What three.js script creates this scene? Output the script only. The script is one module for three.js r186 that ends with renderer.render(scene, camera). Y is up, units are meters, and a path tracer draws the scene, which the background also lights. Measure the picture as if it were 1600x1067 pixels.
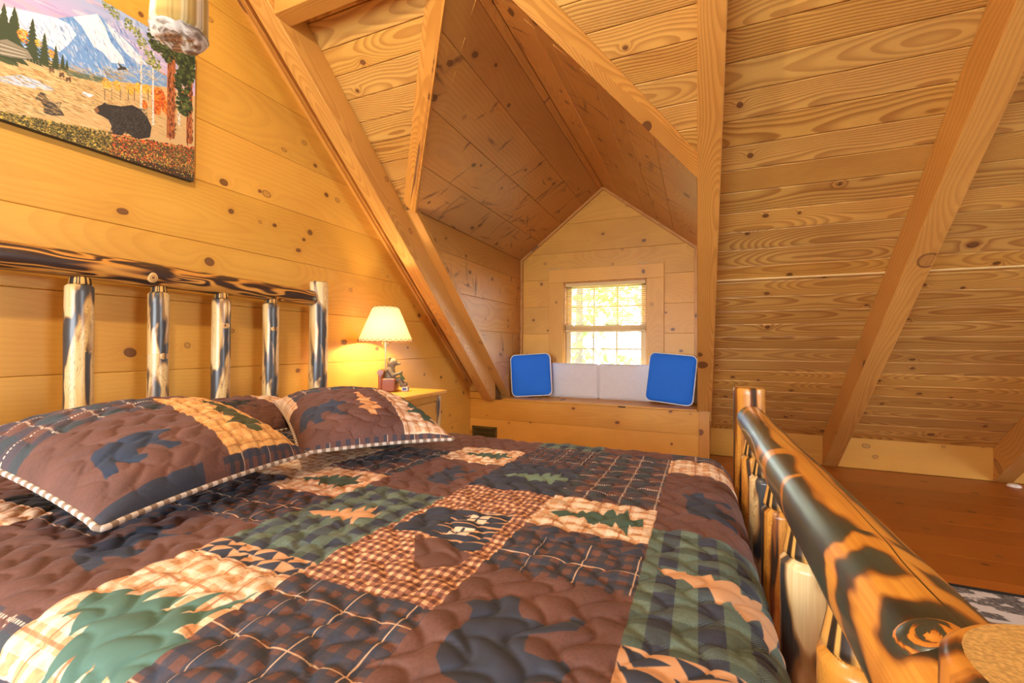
import * as THREE from 'three';
import { mergeGeometries, toCreasedNormals, mergeVertices } from 'three/addons/utils/BufferGeometryUtils.js';
import { RoundedBoxGeometry } from 'three/addons/geometries/RoundedBoxGeometry.js';
import { MarchingCubes } from 'three/addons/objects/MarchingCubes.js';
import { RectAreaLightUniformsLib } from 'three/addons/lights/RectAreaLightUniformsLib.js';

// ---------------------------------------------------------------- camera, sky, large lights, exposure
const scene = new THREE.Scene();
const FPX = 680.42, EYE = new THREE.Vector3(0, 0.95, 0);
const camera = new THREE.PerspectiveCamera(2 * Math.atan(533.5 / FPX) * 180 / Math.PI, 1600 / 1067, 0.02, 200);
camera.position.copy(EYE);
camera.rotation.set(0.0083471, 0.40372, 0.0048093, 'YXZ');
camera.updateMatrixWorld(true);
const renderer = new THREE.WebGLRenderer({ antialias: true });
renderer.toneMapping = THREE.LinearToneMapping;
renderer.toneMappingExposure = 0.93;
renderer.shadowMap.enabled = true;
scene.background = new THREE.Color().setRGB(12.2, 13.2, 14.2);
RectAreaLightUniformsLib.init();
function windowLight(w, h, at, to, color, power) {
  const l = new THREE.RectAreaLight(color, power, w, h);
  l.position.set(...at); l.lookAt(...to); scene.add(l); l.name = 'daylight';
  return l;
}
windowLight(2.3, 1.0, [-0.9, 1.16, 2.12], [-0.9, 1.2, -1], new THREE.Color(0.84, 0.92, 1.0), 12);
windowLight(1.7, 1.5, [4.28, 1.45, -0.9], [0, 1.25, -1.6], new THREE.Color(0.96, 0.97, 1.0), 1.2);
const CEILING_LAMP = [-0.95, 2.32, -0.34];

// ---------------------------------------------------------------- small helpers
const V = (x, y, z) => new THREE.Vector3(x, y, z);
const lin = (h) => new THREE.Color(h);
function rng(seed) { let a = seed >>> 0; return () => { a = (a + 0x6D2B79F5) | 0; let t = Math.imul(a ^ (a >>> 15), 1 | a); t = (t + Math.imul(t ^ (t >>> 7), 61 | t)) ^ t; return ((t ^ (t >>> 14)) >>> 0) / 4294967296; }; }
const TAB = (() => { const r = rng(77), t = new Float32Array(65536); for (let i = 0; i < 65536; i++) t[i] = r(); return t; })();
function noise(x, y, px = 256, seed = 0) {   // value noise, repeats every px in x
  const xi = Math.floor(x), yi = Math.floor(y); let fx = x - xi, fy = y - yi; fx = fx * fx * (3 - 2 * fx); fy = fy * fy * (3 - 2 * fy);
  const x0 = ((xi % px) + px) % px, x1 = (x0 + 1) % px, y0 = ((yi + seed * 37) & 255) << 8, y1 = ((yi + 1 + seed * 37) & 255) << 8, s = seed * 53;
  const a = TAB[y0 + ((x0 + s) & 255)], b = TAB[y0 + ((x1 + s) & 255)], c = TAB[y1 + ((x0 + s) & 255)], d = TAB[y1 + ((x1 + s) & 255)];
  return a + (b - a) * fx + (c - a) * fy + (a - b - c + d) * fx * fy;
}
const fbm = (x, y, px, seed) => 0.55 * noise(x, y, px, seed) + 0.28 * noise(2 * x, 2 * y, 2 * px, seed + 1) + 0.17 * noise(4 * x, 4 * y, 4 * px, seed + 2);
const clamp = (v, a = 0, b = 1) => v < a ? a : v > b ? b : v;
const smooth = (a, b, v) => { const t = clamp((v - a) / (b - a)); return t * t * (3 - 2 * t); };
const mix = (a, b, t) => [a[0] + (b[0] - a[0]) * t, a[1] + (b[1] - a[1]) * t, a[2] + (b[2] - a[2]) * t];
const hex = (h) => [(h >> 16) & 255, (h >> 8) & 255, h & 255];
// direction of a pixel of the 1600 x 1067 photograph, and where it meets a plane
function ray(u, v) { return V((u - 800) / FPX, -(v - 533.5) / FPX, -1).applyMatrix4(new THREE.Matrix4().extractRotation(camera.matrixWorld)); }
const hitX = (u, v, x) => { const d = ray(u, v); return d.multiplyScalar((x - EYE.x) / d.x).add(EYE); };
const hitY = (u, v, y) => { const d = ray(u, v); return d.multiplyScalar((y - EYE.y) / d.y).add(EYE); };

const names = new Map(), origin = new WeakMap();
function numbered(name) { const n = names.get(name) || 0; names.set(name, n + 1); return n ? name + '_' + String(n).padStart(3, '0') : name; }
function tag(o, label, category, group) { o.userData.label = label; o.userData.category = category; if (group) o.userData.group = group; return o; }
function thing(name, base, label, category, group) {
  const g = new THREE.Group(); g.name = numbered(name); g.position.set(...base); scene.add(g); origin.set(g, V(...base)); return tag(g, label, category, group);
}
function part(name, geo, mat, parent, label) {   // geometry in world coordinates
  const o = origin.get(parent); const g = Array.isArray(geo) ? mergeAll(geo) : geo;
  if (o) g.translate(-o.x, -o.y, -o.z);
  const m = new THREE.Mesh(g, mat); m.name = name; m.castShadow = m.receiveShadow = true; parent.add(m); origin.set(m, o || V(0, 0, 0));
  if (label) m.userData.label = label;
  return m;
}
function single(name, geo, mat, label, category, group) {
  const g = Array.isArray(geo) ? mergeAll(geo) : geo; g.computeBoundingBox(); const b = g.boundingBox, c = V((b.min.x + b.max.x) / 2, b.min.y, (b.min.z + b.max.z) / 2);
  g.translate(-c.x, -c.y, -c.z); const m = new THREE.Mesh(g, mat); m.position.copy(c); m.name = numbered(name); m.castShadow = m.receiveShadow = true; scene.add(m); origin.set(m, c);
  return tag(m, label, category, group);
}
function structure(name, geo, mat, label) {
  const m = new THREE.Mesh(Array.isArray(geo) ? mergeAll(geo) : geo, mat); m.name = name; m.castShadow = m.receiveShadow = true; scene.add(m); origin.set(m, V(0, 0, 0));
  m.userData.kind = 'structure'; if (label) m.userData.label = label; return m;
}
function mergeAll(list) { return mergeGeometries(list.map((g) => { const h = g.index ? g.toNonIndexed() : g.clone(); for (const k of Object.keys(h.attributes)) if (!['position', 'normal', 'uv'].includes(k)) h.deleteAttribute(k); if (!h.attributes.uv) h.setAttribute('uv', new THREE.BufferAttribute(new Float32Array(h.attributes.position.count * 2), 2)); return h; })); }
const box = (x0, x1, y0, y1, z0, z1, r = 0) => { const w = x1 - x0, h = y1 - y0, d = z1 - z0; const g = r ? new RoundedBoxGeometry(w, h, d, 2, Math.min(r, w / 2.01, h / 2.01, d / 2.01)) : new THREE.BoxGeometry(w, h, d); return g.translate((x0 + x1) / 2, (y0 + y1) / 2, (z0 + z1) / 2); };
const tube = (pts, r, seg = 24, rad = 8) => new THREE.TubeGeometry(new THREE.CatmullRomCurve3(pts.map((p) => p.isVector3 ? p : V(...p))), seg, r, rad, false);
const cyl = (p, q, r0, r1 = r0, n = 16) => { const a = V(...p), b = V(...q), d = b.clone().sub(a); const g = new THREE.CylinderGeometry(r1, r0, d.length(), n, 1); g.applyQuaternion(new THREE.Quaternion().setFromUnitVectors(V(0, 1, 0), d.clone().normalize())); const c = a.add(b).multiplyScalar(0.5); return g.translate(c.x, c.y, c.z); };
function dataTexture(w, h, fn, srgb = true) {
  const d = new Uint8Array(w * h * 4); let i = 0;
  for (let y = 0; y < h; y++) for (let x = 0; x < w; x++) { const c = fn(x, y); d[i++] = c[0]; d[i++] = c[1]; d[i++] = c[2]; d[i++] = 255; }
  const t = new THREE.DataTexture(d, w, h); t.wrapS = t.wrapT = THREE.RepeatWrapping; t.magFilter = THREE.LinearFilter; t.minFilter = THREE.LinearMipmapLinearFilter; t.generateMipmaps = true; if (srgb) t.colorSpace = THREE.SRGBColorSpace; t.needsUpdate = true; return t;
}

// ---------------------------------------------------------------- wood: one atlas per kind of timber, a row per board
function woodAtlas({ w = 2048, rowPx, rows, length, width, seed, spacing, contrast, light, dark, knotsPer, knotSize, streaks = () => 0, ringOutline = 0, tone = 10, cathedral = 1 }) {
  const R = rng(seed), boards = [];
  for (let r = 0; r < rows; r++) {
    const knots = [], n = Math.round(knotsPer * (0.4 + 1.2 * R()));
    for (let k = 0; k < n; k++) knots.push({ x: R() * length, y: (0.12 + 0.76 * R()) * width, s: knotSize * (0.45 + 0.9 * R() * R() + 0.25 * R()), open: R() < ringOutline, a: 1.0 + 0.7 * R(), tw: R() * 6 });
    const st = [], m = streaks(r); for (let k = 0; k < m; k++) st.push({ x: R() * length, y: R() * width, l: (0.03 + 0.09 * R()), w: 0.005 + 0.012 * R() * R(), a: (R() - 0.5) * 0.9 + 1.35 * (R() < 0.7), k: 0.45 + 0.45 * R() });
    boards.push({ yc: width * (0.5 + (R() - 0.5) * (R() < 0.65 ? 0.9 : 3.2)), h0: (0.012 + 0.05 * R()) * cathedral, hv: (0.035 + 0.05 * R()) * cathedral, sp: spacing * (0.75 + 0.6 * R()), tone: (R() - 0.5) * tone, hue: (R() - 0.5) * tone * 0.6, knots, st, seed: r + seed, ct: contrast * (0.6 + 0.7 * R()) });
  }
  const L = hex(light), D = hex(dark);
  return dataTexture(w, rowPx * rows, (px, py) => {
    const b = boards[Math.floor(py / rowPx)], x = px / w * length, y = ((py % rowPx) + 0.5) / rowPx * width;
    const h = b.h0 + b.hv * (noise(px / w * 5, b.seed, 5, 3) + 0.35 * noise(px / w * 11, b.seed, 11, 4));
    const wob = 0.012 * (noise(px / w * 14, y / width * 2.2, 14, b.seed % 40) - 0.5);
    let phase = Math.sqrt((y - b.yc + wob) ** 2 + h * h) / b.sp, core = 0, halo = 0, kc = 0, rim = 0;
    for (const k of b.knots) {
      let dx = Math.abs(x - k.x); if (dx > length / 2) dx = length - dx; const dy = y - k.y; if (dx > 0.16) continue;
      const d = Math.sqrt((dx / k.a) ** 2 + dy * dy) * (1 + 0.06 * Math.sin(2 * Math.atan2(dy, x - k.x) + k.tw)), s = k.s;
      phase += 2.2 * Math.exp(-((dx / (3.4 * s)) ** 2) - (dy / (1.9 * s)) ** 2) * (dy > 0 ? 1 : 0.85);
      if (d < s * 1.25) { const c = 1 - smooth(s * 0.78, s * 1.0, d); if (c > core) { core = c; kc = k.open ? 0.18 : 0.7; } rim = Math.max(rim, 1 - Math.abs(d - s * 0.92) / (s * 0.16)); }
      halo = Math.max(halo, Math.exp(-((d / (2.1 * s)) ** 2)) * (k.open ? 0.15 : 0.4));
    }
    const p = phase - Math.floor(phase), late = smooth(0.25, 0.86, p) * (1 - smooth(0.92, 1, p));
    const fine = noise(px / w * 90, y * 900, 90, 9) * 0.6 + noise(px / w * 300, y * 1600, 300, 10) * 0.4;
    const blotch = fbm(px / w * 9, y / width * 1.6 + b.seed * 3.1, 9, 12);
    let t = clamp(late * b.ct + (fine - 0.5) * 0.16 + (blotch - 0.5) * 0.4 + halo * 0.45, -0.3, 1.15);
    let c = mix(L, D, t); c = [c[0] + b.tone, c[1] + b.tone * 0.8 - b.hue * 0.35, c[2] + b.tone * 0.5 - b.hue];
    for (const s of b.st) {
      let dx = x - s.x; if (dx > length / 2) dx -= length; if (dx < -length / 2) dx += length; const dy = y - s.y; if (Math.abs(dx) > 0.14) continue;
      const u = dx * Math.cos(s.a) + dy * Math.sin(s.a), v = -dx * Math.sin(s.a) + dy * Math.cos(s.a) + 0.01 * (noise(u * 60 + 40, s.x * 20, 256, 5) - 0.5);
      const q = Math.exp(-((u / s.l) ** 2) * 2) * Math.exp(-((v / s.w) ** 2)) * s.k * (0.6 + 0.6 * fine); c = mix(c, [92, 56, 38], clamp(q));
    }
    if (core > 0) { const rr = 0.75 + 0.35 * fine; c = mix(c, [96 * rr, 56 * rr, 34 * rr], core * kc); }
    if (rim > 0) c = mix(c, [82, 46, 26], clamp(rim) * 0.75);
    return [clamp(c[0], 0, 255), clamp(c[1], 0, 255), clamp(c[2], 0, 255)];
  });
}
const ATLAS = {
  ceiling: { rows: 14, length: 2.56, width: 0.1215, tex: woodAtlas({ rowPx: 96, rows: 14, length: 2.56, width: 0.1215, seed: 5, spacing: 0.0085, contrast: 0.55, light: 0xd2a458, dark: 0x96602a, knotsPer: 2.4, knotSize: 0.013, tone: 14 }) },
  pine: { rows: 8, length: 2.8, width: 0.28, tex: woodAtlas({ rowPx: 176, rows: 8, length: 2.8, width: 0.28, seed: 21, spacing: 0.016, contrast: 0.11, light: 0xdfa848, dark: 0xb27428, knotsPer: 8, knotSize: 0.0145, ringOutline: 0.45, tone: 14, cathedral: 1.6 }) },
  dormer: { rows: 7, length: 2.8, width: 0.28, tex: woodAtlas({ rowPx: 176, rows: 7, length: 2.8, width: 0.28, seed: 44, spacing: 0.02, contrast: 0.16, light: 0xcb9350, dark: 0x9c6230, knotsPer: 7, knotSize: 0.016, ringOutline: 0.2, streaks: (r) => r < 4 ? 32 : 3, tone: 26, cathedral: 1.8 }) },
  beam: { rows: 5, length: 3.0, width: 0.18, tex: woodAtlas({ rowPx: 160, rows: 5, length: 3.0, width: 0.18, seed: 63, spacing: 0.0065, contrast: 0.32, light: 0xd59c4e, dark: 0xa66a28, knotsPer: 3.5, knotSize: 0.022, ringOutline: 0.5, tone: 8 }) },
};
console.log('wood done');
const TINT = { a: [1, 1, 1], b: [0.92, 0.88, 0.84], c: [1.06, 1.04, 0.98], d: [0.97, 0.92, 0.82] };
const woodMats = {};
function wood(kind, variant = 'a', rough = 0.48) {
  const key = kind + variant + rough; if (woodMats[key]) return woodMats[key];
  const t = Array.isArray(variant) ? variant : TINT[variant];
  const m = new THREE.MeshPhysicalMaterial({ map: ATLAS[kind].tex, roughness: rough, clearcoat: 0.12, clearcoatRoughness: 0.3 }); m.color.setRGB(...t);
  return woodMats[key] = m;
}
// a board: polygon in (s along, t across) between t0 and t1, on the frame O, S, T, N (N into the room), long edges chamfered
function clipPoly(poly, a, b, c) {   // keeps a s + b t <= c
  const out = [];
  for (let i = 0; i < poly.length; i++) {
    const p = poly[i], q = poly[(i + 1) % poly.length], dp = a * p[0] + b * p[1] - c, dq = a * q[0] + b * q[1] - c;
    if (dp <= 1e-9) out.push(p);
    if ((dp < -1e-9 && dq > 1e-9) || (dp > 1e-9 && dq < -1e-9)) { const k = dp / (dp - dq); out.push([p[0] + (q[0] - p[0]) * k, p[1] + (q[1] - p[1]) * k]); }
  }
  return out;
}
function boardGeo(poly, t0, t1, F, atlas, row, off, { th = 0.02, ch = 0.004, gap = 0.0012, lift = 0 } = {}) {
  if (poly.length < 3) return null;
  const A = ATLAS[atlas], n = poly.length, pos = [], uv = [];
  const P = (s, t, d) => F.O.clone().addScaledVector(F.S, s).addScaledVector(F.T, t).addScaledVector(F.N, d + lift);
  const tt = (t, c) => Math.abs(t - t0) < 1e-6 ? t + c : Math.abs(t - t1) < 1e-6 ? t - c : t;
  const UV = (s, t) => [s / A.length + off, (row + 0.03 + 0.94 * clamp((t - t0) / Math.max(A.width, t1 - t0))) / A.rows];
  const layers = [[0, gap + ch], [-ch, gap], [-th, gap]].map(([d, c]) => poly.map(([s, t]) => ({ p: P(s, tt(t, c), d), uv: UV(s, tt(t, c)) })));
  const tri = (a, b, c) => { for (const v of [a, b, c]) { pos.push(v.p.x, v.p.y, v.p.z); uv.push(...v.uv); } };
  for (const [a, b, c] of THREE.ShapeUtils.triangulateShape(poly.map((p) => new THREE.Vector2(...p)), [])) tri(layers[0][a], layers[0][b], layers[0][c]);
  for (let l = 0; l < 2; l++) for (let i = 0; i < n; i++) { const j = (i + 1) % n; tri(layers[l][i], layers[l + 1][i], layers[l + 1][j]); tri(layers[l][i], layers[l + 1][j], layers[l][j]); }
  const g = new THREE.BufferGeometry(); g.setAttribute('position', new THREE.Float32BufferAttribute(pos, 3)); g.setAttribute('uv', new THREE.Float32BufferAttribute(uv, 2)); g.computeVertexNormals(); return g;
}
const frame = (O, S, T) => ({ O, S, T, N: S.clone().cross(T).normalize() });
const rect = (s0, s1, t0, t1) => [[s0, t0], [s1, t0], [s1, t1], [s0, t1]];
const RB = rng(900);
function laidBoard(name, poly, t0, t1, F, atlas, parent, { rows, tints = 'aaabcd', opt, row, off } = {}) {
  if (poly.length < 3) return;
  const r = row ?? (rows ? rows[Math.floor(RB() * rows.length)] : Math.floor(RB() * ATLAS[atlas].rows)), g = boardGeo(poly, t0, t1, F, atlas, r, off ?? RB(), opt);
  if (g) part(name, g, wood(atlas, tints[Math.floor(RB() * tints.length)]), parent);
}
// beams and trim: any geometry, uv laid along its longest direction
function grainUV(g0, along, atlas, row, off = 0) {
  const g = g0.index ? g0.toNonIndexed() : g0; const A = ATLAS[atlas], p = g.attributes.position, uv = new Float32Array(p.count * 2), a = along.clone().normalize(), v = V(0, 0, 0), nrm = V(0, 0, 0), e1 = V(0, 0, 0), e2 = V(0, 0, 0), c = V(0, 0, 0);
  for (let i = 0; i < p.count; i += 3) {
    v.fromBufferAttribute(p, i); e1.fromBufferAttribute(p, i + 1).sub(v); e2.fromBufferAttribute(p, i + 2).sub(v); nrm.copy(e1).cross(e2).normalize();
    c.copy(nrm).cross(a).normalize(); const face = Math.abs(nrm.x) > 0.6 ? 0.31 : Math.abs(nrm.y) > 0.6 ? 0.57 : 0;
    for (let k = 0; k < 3; k++) { v.fromBufferAttribute(p, i + k); const across = v.dot(c) / A.width + 50 + face; const t = across - Math.floor(across); const q = Math.abs(((across * 1) % 2) - 1); uv[2 * (i + k)] = v.dot(a) / A.length + off + face; uv[2 * (i + k) + 1] = (row + 0.04 + 0.92 * (1 - q)) / A.rows; }
  }
  g.setAttribute('uv', new THREE.BufferAttribute(uv, 2)); return g;
}
const timber = (x0, x1, y0, y1, z0, z1, along, row = 0, off = 0, r = 0.003, atlas = 'beam') => grainUV(box(x0, x1, y0, y1, z0, z1, r), { x: V(1, 0, 0), y: V(0, 1, 0), z: V(0, 0, 1) }[along], atlas, row, off);

// ---------------------------------------------------------------- the room
const XL = -2.05, XR = 4.4, ZK = -4.19, ZS = -3.757, ZD = -4.214, ZB = 2.2, ZR = -0.2, SL = 0.877, ALPHA = Math.atan(SL), SA = Math.sin(ALPHA), CA = Math.cos(ALPHA);
const ys = (z) => 0.235 + SL * (z - ZK), zs = (y) => ZK + (y - 0.235) / SL, YR = ys(ZR);
const XA = -1.70, XB = -0.005, XM = -0.845, YE = 1.832, YA = 2.486, SEAT = 0.447;
const shell = new THREE.MeshStandardMaterial({ color: lin('#8a5f38'), roughness: 0.9 });
const outside = new THREE.MeshStandardMaterial({ color: lin('#7d6a55'), roughness: 0.9 });

// floor: boards run along the knee wall
const floor = structure('floor', box(XL - 0.2, XR + 0.2, -0.14, -0.021, ZK - 0.2, ZB + 0.2), shell, 'reddish brown wooden board floor');
{
  const G = frame(V(0, 0, 0), V(1, 0, 0), V(0, 0, -1)), stain = [[0.50, 0.27, 0.15], [0.54, 0.30, 0.17], [0.47, 0.25, 0.14]].map((c) => wood('pine', c, 0.38));
  for (let t = -ZB, i = 0; t < -ZK - 0.01; t += 0.23, i++) { const t1 = Math.min(t + 0.23, -ZK), cut = XL + 1.2 + 3.6 * RB(); for (const [x0, x1] of [[XL, cut], [cut, XR]]) part('floor_board', boardGeo(rect(x0, x1, t, t1), t, t1, G, 'pine', Math.floor(RB() * 8), RB(), { ch: 0.0015, gap: 0.0004 }), stain[Math.floor(RB() * 3)], floor); }
}
// left gable wall: wide horizontal boards
const wallLeft = structure('wall_left', box(XL - 0.16, XL - 0.021, -0.14, YR + 0.2, ZK - 0.1, ZB + 0.1), shell, 'gable wall of wide honey-coloured knotty pine boards');
{
  const F = frame(V(XL, 0, 0), V(0, 0, -1), V(0, 1, 0));
  const rows = [0, 0.243, 0.543, 0.839, 1.132, 1.406, 1.681, 1.955, 2.23, 2.505, 2.78, 3.055, 3.33, 3.605, YR];
  for (let i = 0; i + 1 < rows.length; i++) {
    let p = rect(-ZB, -ZS, rows[i], rows[i + 1]);
    p = clipPoly(p, SL, 1, 0.235 - SL * ZK);                    // under the front slope: t <= 0.235 + SL (-s - ZK)
    p = clipPoly(p, -SL, 1, YR + SL * ZR);   // under the rear slope: t <= YR - SL (z - ZR)
    laidBoard('wall_board', p, rows[i], rows[i + 1], F, 'pine', wallLeft, { row: [3, 0, 5, 1, 6, 2, 7, 4, 3, 6, 0, 5, 2, 1][i], tints: 'aac', opt: { ch: 0.0022, gap: 0.0006 } });
  }
}
{ const b = structure('baseboard_left', timber(XL, XL + 0.018, 0, 0.085, ZS, ZB, 'z', 2), wood('beam')); }
// thin moulding where the wall meets the slope, and the nailing strip above it
{
  const mk = (dn, h, t) => { const sh = new THREE.Shape(); const z0 = -3.74, z1 = ZR; sh.moveTo(z0, ys(z0) - dn - h); sh.lineTo(z1, ys(z1) - dn - h); sh.lineTo(z1, ys(z1) - dn); sh.lineTo(z0, ys(z0) - dn); const g = new THREE.ExtrudeGeometry(sh, { depth: t, bevelEnabled: false }); g.rotateY(-Math.PI / 2); g.translate(XL + t, 0, 0); return g; };
  structure('trim_1', grainUV(mk(0.055, 0.028, 0.022), V(0, SA, CA), 'beam', 1, 0.2), wood('beam', 'c'), 'thin sloping moulding along the top of the gable wall');
  structure('trim_2', grainUV(mk(0.0, 0.06, 0.034), V(0, SA, CA), 'beam', 3, 0.4), wood('beam', 'a'), 'sloping nailing strip between gable wall and rafter');
}
// main slope, with the opening for the dormer
{
  const tE = (YE - 0.235) / SA, tA = (YA - 0.235) / SA, tR = (ZR - ZK) / CA;
  const F = frame(V(0, 0.235, ZK), V(1, 0, 0), V(0, SA, CA));
  const sh = new THREE.Shape([[XL - 0.1, -0.05], [XR + 0.1, -0.05], [XR + 0.1, tR + 0.1], [XL - 0.1, tR + 0.1]].map((p) => new THREE.Vector2(...p)));
  sh.holes.push(new THREE.Path([[XA - 0.03, -0.02], [XA - 0.03, tE + 0.02], [XM, tA + 0.04], [XB + 0.03, tE + 0.02], [XB + 0.03, -0.02]].map((p) => new THREE.Vector2(...p))));
  const g = new THREE.ExtrudeGeometry(sh, { depth: 0.1, bevelEnabled: false }); g.translate(0, 0, -0.121);
  g.applyMatrix4(new THREE.Matrix4().makeBasis(F.S, F.T, F.N).setPosition(F.O));
  const ceiling = structure('ceiling', g, shell, 'sloping ceiling of narrow tongue and groove yellow pine boards');
  const xl = (t) => t <= tE ? XA : t >= tA ? XM : XA + (XM - XA) * (t - tE) / (tA - tE), xr = (t) => t <= tE ? XB : t >= tA ? XM : XB + (XM - XB) * (t - tE) / (tA - tE);
  let t0 = 2.8785 - 0.1215 * 24;
  for (let i = 0; t0 < tR - 0.01; i++, t0 += 0.1215) {
    const a = Math.max(t0, 0), b = Math.min(t0 + 0.1215, tR), mids = [tE, tA].filter((t) => t > a && t < b);
    if (b < 0.01) continue;
    const left = [[XL, a], [xl(a), a], ...mids.map((t) => [xl(t), t]), [xl(b), b], [XL, b]], right = [[xr(a), a], [XR, a], [XR, b], [xr(b), b], ...mids.reverse().map((t) => [xr(t), t])];
    laidBoard('ceiling_board', left, a, b, F, 'ceiling', ceiling, { opt: { ch: 0.004, gap: 0.001, th: 0.021 } });
    laidBoard('ceiling_board', right, a, b, F, 'ceiling', ceiling, { opt: { ch: 0.004, gap: 0.001, th: 0.021 } });
  }
  const spl = (x0, x1) => { const q = new THREE.CylinderGeometry(0.0055, 0.0055, x1 - x0, 8); q.rotateZ(Math.PI / 2); const p = F.O.clone().addScaledVector(F.T, 1.69).addScaledVector(F.N, 0.004); return q.translate((x0 + x1) / 2, p.y, p.z); };
  const pale = new THREE.MeshStandardMaterial({ color: lin('#e8cb90'), roughness: 0.5 });
  for (const [x0, x1] of [[0.1, 0.93], [1.0, 1.93]]) part('pale_spline', spl(x0, x1), pale, ceiling, 'thin pale strip running between two rafters');
  // casing boards along the valleys
  const valley = (ib, it, ot, ob) => {   // front corners: inner and outer, bottom and top
    const f = [ib, it, ot, ob].map((p) => V(...p)), bk = f.map((p) => p.clone().addScaledVector(F.N, -0.03)), pos = [], q = (a, b, c, d) => { for (const p of [a, b, c, a, c, d]) pos.push(p.x, p.y, p.z); };
    const nn = f[1].clone().sub(f[0]).cross(f[2].clone().sub(f[0])); if (nn.dot(F.N) < 0) { f.reverse(); bk.reverse(); }
    q(f[0], f[1], f[2], f[3]); q(bk[3], bk[2], bk[1], bk[0]); for (let i = 0; i < 4; i++) { const j = (i + 1) % 4; q(f[j], f[i], bk[i], bk[j]); }
    const g2 = new THREE.BufferGeometry(); g2.setAttribute('position', new THREE.Float32BufferAttribute(pos, 3)); g2.computeVertexNormals(); return grainUV(g2, V(...it).sub(V(...ib)), 'beam', 2, 0.1);
  };
  structure('trim_3', valley([-1.695, 1.80, -2.35], [-0.875, 2.464, -1.437], [-1.0, 2.60, -1.488], [-1.765, 1.87, -2.32]), wood('beam', 'c'), 'casing board up the valley of the dormer beside the gable wall');
  structure('trim_4', valley([-0.005, 1.80, -2.385], [-0.815, 2.464, -1.531], [-0.80, 2.606, -1.478], [-0.002, 1.89, -2.295]), wood('beam', 'c'), 'casing board up the valley of the dormer towards the middle rafter');
}
{
  const y0 = SEAT, y1 = 1.83, sh = new THREE.Shape([[zs(y0) + 0.002, y0], [zs(y0) + 0.03, y0], [zs(y1) + 0.03, y1], [zs(y1) - 0.03, y1], [zs(y0) - 0.03, y0]].map((p) => new THREE.Vector2(...p)));
  const g = new THREE.ExtrudeGeometry(sh, { depth: 0.085, bevelEnabled: false }); g.rotateY(-Math.PI / 2); g.translate(-1.69, 0, 0);
  structure('trim_6', grainUV(g, V(0, SA, CA), 'beam', 0, 0.25), wood('beam', 'b'), 'sloping cover board between the gable-side rafter and the dormer side wall');
}
// knee wall right of the window seat
{
  const w = structure('wall_front', box(XB, XR + 0.1, -0.14, 0.30, ZK - 0.14, ZK - 0.021), shell, 'low knee wall of one wide pine board');
  const F = frame(V(0, 0, ZK), V(1, 0, 0), V(0, 1, 0));
  for (const [a, b, r] of [[XB, 0.97, 2], [0.97, 1.97, 5], [1.97, XR, 0]]) laidBoard('wall_board', rect(a, b, 0, 0.25), 0, 0.25, F, 'pine', w, { row: r, tints: 'a' });
}
// knee wall piece left of the seat
{
  const w = structure('wall_front_left', box(XL - 0.1, -1.80, -0.14, 0.64, ZS - 0.16, ZS - 0.021), shell, 'short knee wall between gable wall and window seat');
  const F = frame(V(0, 0, ZS), V(1, 0, 0), V(0, 1, 0));
  laidBoard('wall_board', rect(XL, -1.785, 0.43, 0.497), 0.43, 0.497, F, 'pine', w, { row: 1 });
  laidBoard('wall_board', rect(XL, -1.785, 0.497, 0.64), 0.497, 0.64, F, 'pine', w, { row: 4 });
}
// dormer: side walls, two slopes, window wall
function dormerSide(name, x, dir, rows) {
  const F = dir > 0 ? frame(V(x, 0, 0), V(0, 0, -1), V(0, 1, 0)) : frame(V(x, 0, 0), V(0, 0, 1), V(0, 1, 0)), sg = dir > 0 ? -1 : 1;
  const w = structure(name, (() => { const sh = new THREE.Shape([[ZD - 0.12, 0.3], [zs(0.3) - 0.07, 0.3], [zs(YE + 0.05) - 0.07, YE + 0.05], [ZD - 0.12, YE + 0.05]].map((p) => new THREE.Vector2(...p))); const g = new THREE.ExtrudeGeometry(sh, { depth: 0.08, bevelEnabled: false }); g.rotateY(-Math.PI / 2); g.translate(dir > 0 ? x - 0.021 : x + 0.021 + 0.08, 0, 0); return g; })(), shell, 'dormer side wall of wide pine boards');
  for (let i = 0; i + 1 < rows.length; i++) {
    const poly = [[sg * ZD, rows[i]], [sg * zs(rows[i]), rows[i]], [sg * zs(rows[i + 1]), rows[i + 1]], [sg * ZD, rows[i + 1]]];
    laidBoard('wall_board', dir > 0 ? [poly[1], poly[0], poly[3], poly[2]] : poly, rows[i], rows[i + 1], F, 'dormer', w, { row: [5, 0, 4, 1, 6, 2][i % 6], tints: 'ac', opt: { ch: 0.002, gap: 0.0007 } });
  }
}
dormerSide('wall_dormer_left', XA, 1, [0.44, 0.79, 1.071, 1.35, 1.63, YE]);
dormerSide('wall_dormer_right', XB, -1, [0.44, 0.79, 1.071, 1.35, 1.63, YE]);
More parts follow.
